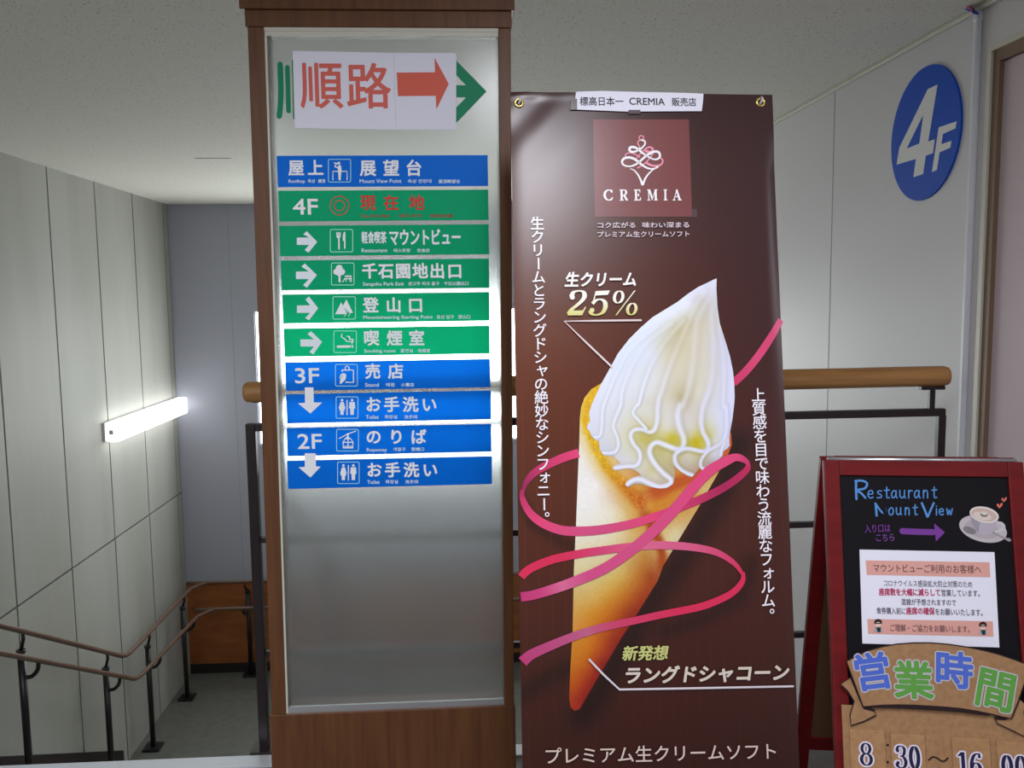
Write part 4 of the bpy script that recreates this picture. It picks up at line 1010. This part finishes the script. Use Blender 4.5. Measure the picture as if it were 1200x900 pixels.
# paper label taped on top of the banner
lb = thing('paper_label', 'white paper label with black lettering taped to banner top', 'label', tuple(SBN.pt(*FLAT.uv(750,120))))
SLB = Surf(SBN.O, (1,0,0), (0,0,1)); SLB.U, SLB.V, SLB.N, SLB.disp = SBN.U, SBN.V, SBN.N, None
MB().prism(SLB, SLB.uvs([(675.2,129.2),(700,130.2),(735,131.6),(780,131.2),(821.8,131),(823.2,120),(823.8,110.6),(800,109.6),(750,108.6),(705,107.4),(674.8,108.4),(673.6,118)]), 0.0035, 0.0041).build('paper', m_paper, lb)
A = Art(SLB, 0.0046); BK = (36,34,42)
A.run('標高日本一', (679.3,124.6), (730.2,124.8), 10.2, BK, 0.12); A.run('CREMIA', (737.2,123.6), (778.6,124.3), 8.2, BK, 0.12); A.run('販売店', (787,125.2), (815.2,125.4), 9.8, BK, 0.12)
A.build('lettering', ink_matte, lb, art=1.0)
MB().prism(SLB, SLB.uvs([(668.2,129.4),(676,129.2),(676,116.5),(668.6,117)]), 0.0041, 0.0044).build('tape', m_tape, lb)
MB().prism(SLB, SLB.uvs([(736,134.2),(750,134.2),(750,129.6),(736,129.6)]), 0.0041, 0.0044).build('tape', m_tape, lb)

# ------------------------------------------------------------------ red sandwich board
su = np.array([0.9846, -0.1748, 0.0]); th = R(15.4)
nh = np.array([-0.1748, -0.9846, 0.0])                 # horizontal, towards the viewer
vf = np.array([0,0,1.0])*math.cos(th)-nh*math.sin(th)  # up along the front panel
r = CAMROT.T @ np.array([(965.5-CX)/FPX, (539-CY)/FPX, 1.0]); TLp = CAMPOS+r*(1.90/r[1])
SBd = Surf(TLp, su, vf)
u1 = SBd.uv(1182,559)[0]; u0 = SBd.uv(984.2,557)[0]; BWD = u1+u0          # same stile width on both sides
vin = (SBd.uv(984.2,557)[1]+SBd.uv(1182,559)[1])/2
LB = TLp[2]/math.cos(th)                                # length of the panel to the floor
ctr = SBd.pt(BWD/2, -LB/2, -0.1)
sb = thing('sandwich_board', 'red framed folding chalkboard reading Restaurant Mount View at bottom right', 'sign board', (float(ctr[0]), float(ctr[1]), 0.0))
T = 0.022
for a, c in ((0, u0), (u1, BWD)): MB().sbox(SBd, a, c, -LB+0.002, 0, -T, 0).build('front_stile', m_red, sb, bevel=0.0025)
MB().sbox(SBd, u0, u1, vin, 0, -T, -0.0005).build('top_rail', m_red, sb, bevel=0.0015)
MB().sbox(SBd, u0, u1, -LB+0.12, -LB+0.18, -T, -0.0005).build('bottom_rail', m_red, sb, bevel=0.0015)
cb = MB().sbox(SBd, u0-0.004, u1+0.004, -LB+0.175, vin+0.004, -0.012, -0.006).build('chalkboard', m_board, sb)
thb = R(13.5)
vb = np.array([0,0,1.0])*math.cos(thb)+nh*math.sin(thb)
OB = TLp-nh*(T+0.004)
SBk = Surf(OB, su, vb); LK = OB[2]/math.cos(thb)
for a, c in ((0.0, u0), (u1, BWD)): MB().sbox(SBk, a, c, -LK+0.004, -0.004, -T, 0).build('back_stile', m_red, sb, bevel=0.0025)
vb0, vb1 = SBk.uv(962,879.5)[1], SBk.uv(962,867)[1]
for a, c in ((-u0, -0.004), (vb0, vb1)): MB().sbox(SBk, u0, u1, a, c, -T, -0.001).build('back_rail', m_red, sb)
MB().sbox(SBk, u0-0.004, u1+0.004, vb1-0.005, -u0+0.004, -0.014, -0.009).build('back_panel', m_hard, sb)
MB().tube([tuple(SBd.pt(0.01,0.003,-0.013)), tuple(SBd.pt(BWD-0.01,0.003,-0.013))], 0.005, 12).build('hinge', m_alu, sb)
# chalk drawings
SC_ = Surf(SBd.pt(0,0,-0.006), su, vf)
A = Art(SC_, 0.0008); CB = (92,150,220)
b8 = lambda x, y: (920+x/8.571, 525+y/8.571)       # measured on the board's face
c8 = lambda x, y: (1060+x/8.571, 525+y/8.571)
def hand(pts, w=2.0, col=CB, sm=5): A.pstroke(pts, w, col, smooth=sm)
hand([b8(712,335),b8(712,420),b8(716,512)], 2.7); hand([b8(705,332),b8(770,328),b8(822,355),b8(800,405),b8(722,424),b8(765,455),b8(805,500)], 2.5)
def letter(ch, x, y, s, f=b8):
    q = lambda a, c: f(x+a*s, y-c*s)
    L = {'e':[[(0.02,0.5),(0.6,0.55),(0.5,0.92),(0.15,0.85),(0.02,0.4),(0.3,0.02),(0.65,0.15)]],
     's':[[(0.55,0.9),(0.15,0.85),(0.12,0.6),(0.5,0.4),(0.5,0.1),(0.02,0.05)]],
     't':[[(0.3,1.35),(0.28,0.5),(0.34,0.05),(0.6,0.08)],[(0.0,0.95),(0.62,1.0)]],
     'a':[[(0.6,0.85),(0.25,0.9),(0.02,0.45),(0.2,0.03),(0.5,0.3),(0.6,0.9)],[(0.6,0.9),(0.58,0.3),(0.72,0.02)]],
     'u':[[(0.02,0.95),(0.05,0.25),(0.3,0.03),(0.58,0.3)],[(0.6,0.95),(0.58,0.3),(0.7,0.02)]],
     'r':[[(0.1,0.95),(0.1,0.0)],[(0.1,0.6),(0.3,0.92),(0.55,0.88)]],
     'n':[[(0.08,0.95),(0.08,0.0)],[(0.08,0.6),(0.32,0.95),(0.56,0.75),(0.58,0.0)]],
     'o':[[(0.3,0.95),(0.02,0.6),(0.1,0.1),(0.4,0.02),(0.62,0.4),(0.52,0.85),(0.3,0.95)]],
     'i':[[(0.2,0.95),(0.2,0.0)],[(0.2,1.28),(0.2,1.32)]],
     'w':[[(0.0,0.95),(0.18,0.03),(0.38,0.8),(0.58,0.03),(0.82,0.95)]]}[ch]
    for st in L: hand([q(*p) for p in st], 1.45)
for ch, x in zip('estaurant', (830,922,996,1066,1150,1232,1296,1382,1472)):
    letter(ch, x, 505-(x-825)*0.004, 82)
# second line
hand([b8(908,560),b8(914,620),b8(918,680)], 2.5); hand([b8(905,556),b8(945,612),b8(975,650)], 2.2); hand([b8(1012,600),b8(1018,640)], 1.0, (50,70,110)); hand([b8(985,660),b8(1000,668)], 1.0, (46,60,100))
for ch, x in zip('ount', (1040,1115,1200,1282)): letter(ch, x, 672, 76)
hand([b8(1372,555),b8(1400,620),b8(1428,690)], 2.7); hand([b8(1492,552),b8(1462,620),b8(1432,690)], 2.3)
for ch, x in zip('iew', (1505,1545,1622)): letter(ch, x, 674, 68)
PU = (122,62,152)
A.run('入り口は', (1013.4,624.4), (1043.5,623.4), 9.4, PU, 0.1); A.run('こちら', (1026.8,634.2), (1048,633.8), 8.4, (128,76,156), 0.1)
A.build('chalk_lettering', m_chalk, cb, art=0.85); A = Art(SC_, 0.0008)
hand([(1057.5,622.4),(1075,623.2),(1093,623.6)], 7.4, PU, 4); A.ppoly([(1094.5,613.4),(1107.2,623.8),(1096.6,634.6)], PU)
A.build('chalk_arrow', m_chalk, cb, art=0.9); A = Art(SC_, 0.0008)
for (x, y), s, cl in (((955,585),1.0,(206,104,84)),((1000,525),0.9,(196,100,90))):
    k = 32*s; A.ppoly([c8(x-k,y-10*s),c8(x-k*0.8,y-26*s),c8(x-k*0.35,y-24*s),c8(x-2,y-2*s),c8(x+k*0.3,y-30*s),c8(x+k*0.85,y-34*s),c8(x+k*0.8,y-8*s),c8(x-4*s,y+22*s)], cl)
A.build('heart_drawing', m_chalk, cb, art=1.25)
A = Art(SC_, 0.0010)
A.pellipse((1151.8,619.8), 28.6, 15.2, 14, (186,176,182)); A.pellipse((1150.4,620.4), 21, 10.2, 14, (170,160,166))
A.pellipse((1136,621.5), 8, 4.0, 20, (126,116,124))
A.pstroke([(1160,622.5),(1172,628.5),(1181,632.5)], 2.4, (150,140,148)); A.pellipse((1181.5,632.4), 3.4, 1.9, 20, (150,142,150))
A.pstroke([(1165,612),(1174,613.5),(1176,619.5),(1167,623)], 3.2, (196,188,194), smooth=6)
A.ppoly([(1136.2,600),(1138,611),(1142,619),(1146.5,624.5),(1154,627),(1162,625),(1166.5,617.5),(1169.8,606)], (176,166,178))
A.ppoly([(1136.2,600),(1138,611),(1142,619),(1146.5,624.5),(1148,612),(1147,602)], (150,142,154))
A.pellipse((1153.2,603.2), 17.4, 9.2, 12, (216,208,206)); A.pellipse((1152.8,603.4), 15.2, 7.4, 12, (196,170,158)); A.pellipse((1151,604.8), 11, 4.8, 12, (212,196,186))
A.pellipse((1153,602.8), 4.6, 2.9, 8, (110,104,92)); A.pellipse((1153.2,601.6), 3.8, 2.0, 8, (208,204,192))
A.build('cup_picture', ink_matte, cb, art=1.0)
# notice
nt_ = thing('paper_notice', 'white paper notice with salmon bars taped on the red chalkboard', 'notice', tuple(SC_.pt(*SC_.uv(1088,700))))
q = SC_.uvs([(1010.4,754),(1170.8,758.6),(1165,647),(1007,644)])
MB().prism(SC_, q, 0.0012, 0.0017).build('paper', m_paper, nt_)
A = Art(SC_, 0.0022); SA = (216,158,148); TX = (84,74,96); TR_ = (176,52,92)
A.ppoly([(1014,656.6),(1159,658.8),(1160,676.4),(1015.4,673.6)], SA); A.ppoly([(1016,725.2),(1163,728),(1163.6,746),(1017,742.7)], SA)
A.run('マウントビューご利用のお客様へ', (1023.5,670.4), (1149.8,672.2), 9.8, (84,58,60), 0.08)
A.run('コロナウイルス感染拡大防止対策のため', (1035.6,687.0), (1139,688.6), 7.6, TX, 0.05)
A.run('座席数を大幅に減らして', (1030,697.6), (1101.5,698.6), 8.4, TR_, 0.25); A.run('営業しています。', (1103,698.6), (1147.8,699.4), 8.0, TX, 0.08)
A.run('混雑が予想されますので', (1056,709), (1120,710), 7.6, TX, 0.08)
A.run('食券購入前に', (1027,719.2), (1061,720), 7.8, TX, 0.08); A.run('座席の確保', (1061.8,719.8), (1095,720.4), 8.4, TR_, 0.25); A.run('をお願いいたします。', (1096,720.6), (1151,721.8), 7.6, TX, 0.08)
A.run('ご理解・ご協力をお願いします。', (1043,739.6), (1136,741.4), 8.2, (92,60,64), 0.08)
A.build('lettering', ink_matte, nt_, art=1.0)
for x, y in ((1028.6,734.2),(1151.2,737.4)):
    A = Art(SC_, 0.0030)
    A.pellipse((x,y-5.2), 4.6, 3.8, 0, (40,26,30)); A.pellipse((x,y-2.6), 3.6, 2.9, 0, (226,196,186)); A.ppoly([(x-4.4,y-4.4),(x+4.4,y-4.4),(x+3.4,y-3.2),(x-3.4,y-3.0)], (40,26,30))
    A.ppoly([(x-3.8,y+0.6),(x+3.8,y+0.6),(x+4.2,y+6.2),(x-4.2,y+6.2)], (150,160,170)); A.ppoly([(x-2.4,y+0.8),(x+3.0,y+0.8),(x+2.8,y+6.4),(x-0.6,y+6.4)], (24,44,52))
    A.build('bowing_figure', ink_matte, nt_, art=1.0)


# ------------------------------------------------------------------ opening hours board hung on the chalkboard
SH = Surf(SBd.pt(0,0,0.004), su, vf)
hs = thing('hours_board', 'brown cardboard opening hours board with ribbon title on the red chalkboard', 'sign', tuple(SH.pt(*SH.uv(1095,830))))
e8 = lambda x, y: (940+x/4.615, 720+y/4.615)
q0 = SH.uv(985.5,825.5); uR = BWD-q0[0]+0.004
MB().prism(SH, [(q0[0], q0[1]-0.36),(uR, q0[1]-0.36),(uR, q0[1]),(q0[0], q0[1])], 0.0, 0.006).build('backing_card', m_card, hs, bevel=0.001)
rib = [e8(230,248),e8(290,215),e8(350,190),e8(420,170),e8(500,156),e8(590,149),e8(680,149),e8(780,157),e8(880,172),e8(970,190),e8(1050,211),e8(1130,238),e8(1200,266),e8(1195,340),e8(1150,470),e8(1115,556),e8(1060,545),e8(1000,530),e8(930,516),e8(850,503),e8(770,495),e8(680,489),e8(590,484),e8(500,482),e8(410,485),e8(320,492),e8(275,370)]
tails = ([e8(200,372),e8(255,338),e8(290,420),e8(320,490),e8(330,505),e8(385,520),e8(392,540),e8(330,572),e8(258,596),e8(252,540),e8(275,465),e8(240,410)],
         [e8(1030,550),e8(1115,556),e8(1160,450),e8(1195,480),e8(1215,470),e8(1188,520),e8(1200,600),e8(1192,655),e8(1120,620),e8(1045,585)])
for t in tails: MB().prism(SH, SH.uvs(t)[::-1], 0.0064, 0.0094).build('ribbon_tail', m_card, hs)
rb = MB().prism(SH, SH.uvs(rib)[::-1], 0.0098, 0.0138).build('title_ribbon', m_card, hs)
A = Art(SH, 0.0144); DK = (40,20,24)
A.pstroke(rib+[rib[0]], 1.5, DK)
A.ppoly([e8(320,492),e8(410,484),e8(500,481),e8(590,483),e8(680,488),e8(770,494),e8(850,502),e8(930,515),e8(1000,530),e8(990,541),e8(930,533),e8(850,523),e8(770,516),e8(680,510),e8(590,505),e8(500,500),e8(410,498)], DK)
BLU, GRN, OUT = (80,108,206), (96,160,70), (196,190,196)
for ch, c, s, cl, ro, sx in (('営',e8(370,306),41,BLU,9,1.0),('業',e8(590,352),42,GRN,0,1.02),('時',e8(806,298),41,BLU,-4,1.02),('間',e8(1030,404),46,GRN,-13,0.96)):
    A.cell(ch, c, s, cl, 1.35, rot=ro, outline=(2.8, OUT), sx=sx)
A.build('title_lettering', ink_matte, rb, art=0.9)
A = Art(SH, 0.0098)
for t, cl in ((tails[0], True), (tails[1], True)): A.pstroke(t+[t[0]], 1.5, DK)
A.ppoly([e8(320,490),e8(330,505),e8(385,520),e8(385,508),e8(350,494)], DK); A.ppoly([e8(1030,552),e8(1110,557),e8(1085,568),e8(1042,566)], DK)
A.build('tail_outline', ink_matte, hs, art=1.1)
NB, NO = (30,26,58), (206,198,216)
for x0, x1, y0, txt in ((250,440,615,(('8',1006.5,1021.5,895.3),)),(470,655,638,(('3',1048.4,1062.0,898.4),('0',1063.6,1077.4,899.2))),(800,1003,658,(('1',1121.5,1132.0,906),('6',1134.5,1149.5,907))),(1040,1240,678,(('0',1171.5,1186,909.6),('0',1187.5,1202,910.4)))):
    q = SH.uvs([e8(x0,y0+1),e8(x1,y0+9)])
    card = MB().sbox(SH, q[0][0], q[1][0], q[0][1]-0.105, q[0][1], 0.006, 0.0100).build('number_card', m_card2, hs, bevel=0.0012)
    A = Art(SH, 0.0106)
    for ch, a, c, yb in txt: A.serif(ch, (a,yb), (c,yb+0.5), 26.2, NB, outline=(1.9, NO))
    A.build('number', ink_matte, card, art=1.15)
A = Art(SH, 0.0066)
for y in (872.2, 892.2): A.pellipse((1039.2,y), 1.6, 1.6, 0, (40,24,20))
A.pstroke([(1087.4,889.6),(1092,886.2),(1097,887.6),(1102,891),(1106,890.6),(1109.4,887.4)], 2.2, (54,34,24), smooth=5)
A.build('punctuation', ink_matte, hs, art=1.0)

bpy.data.objects.remove(_to)
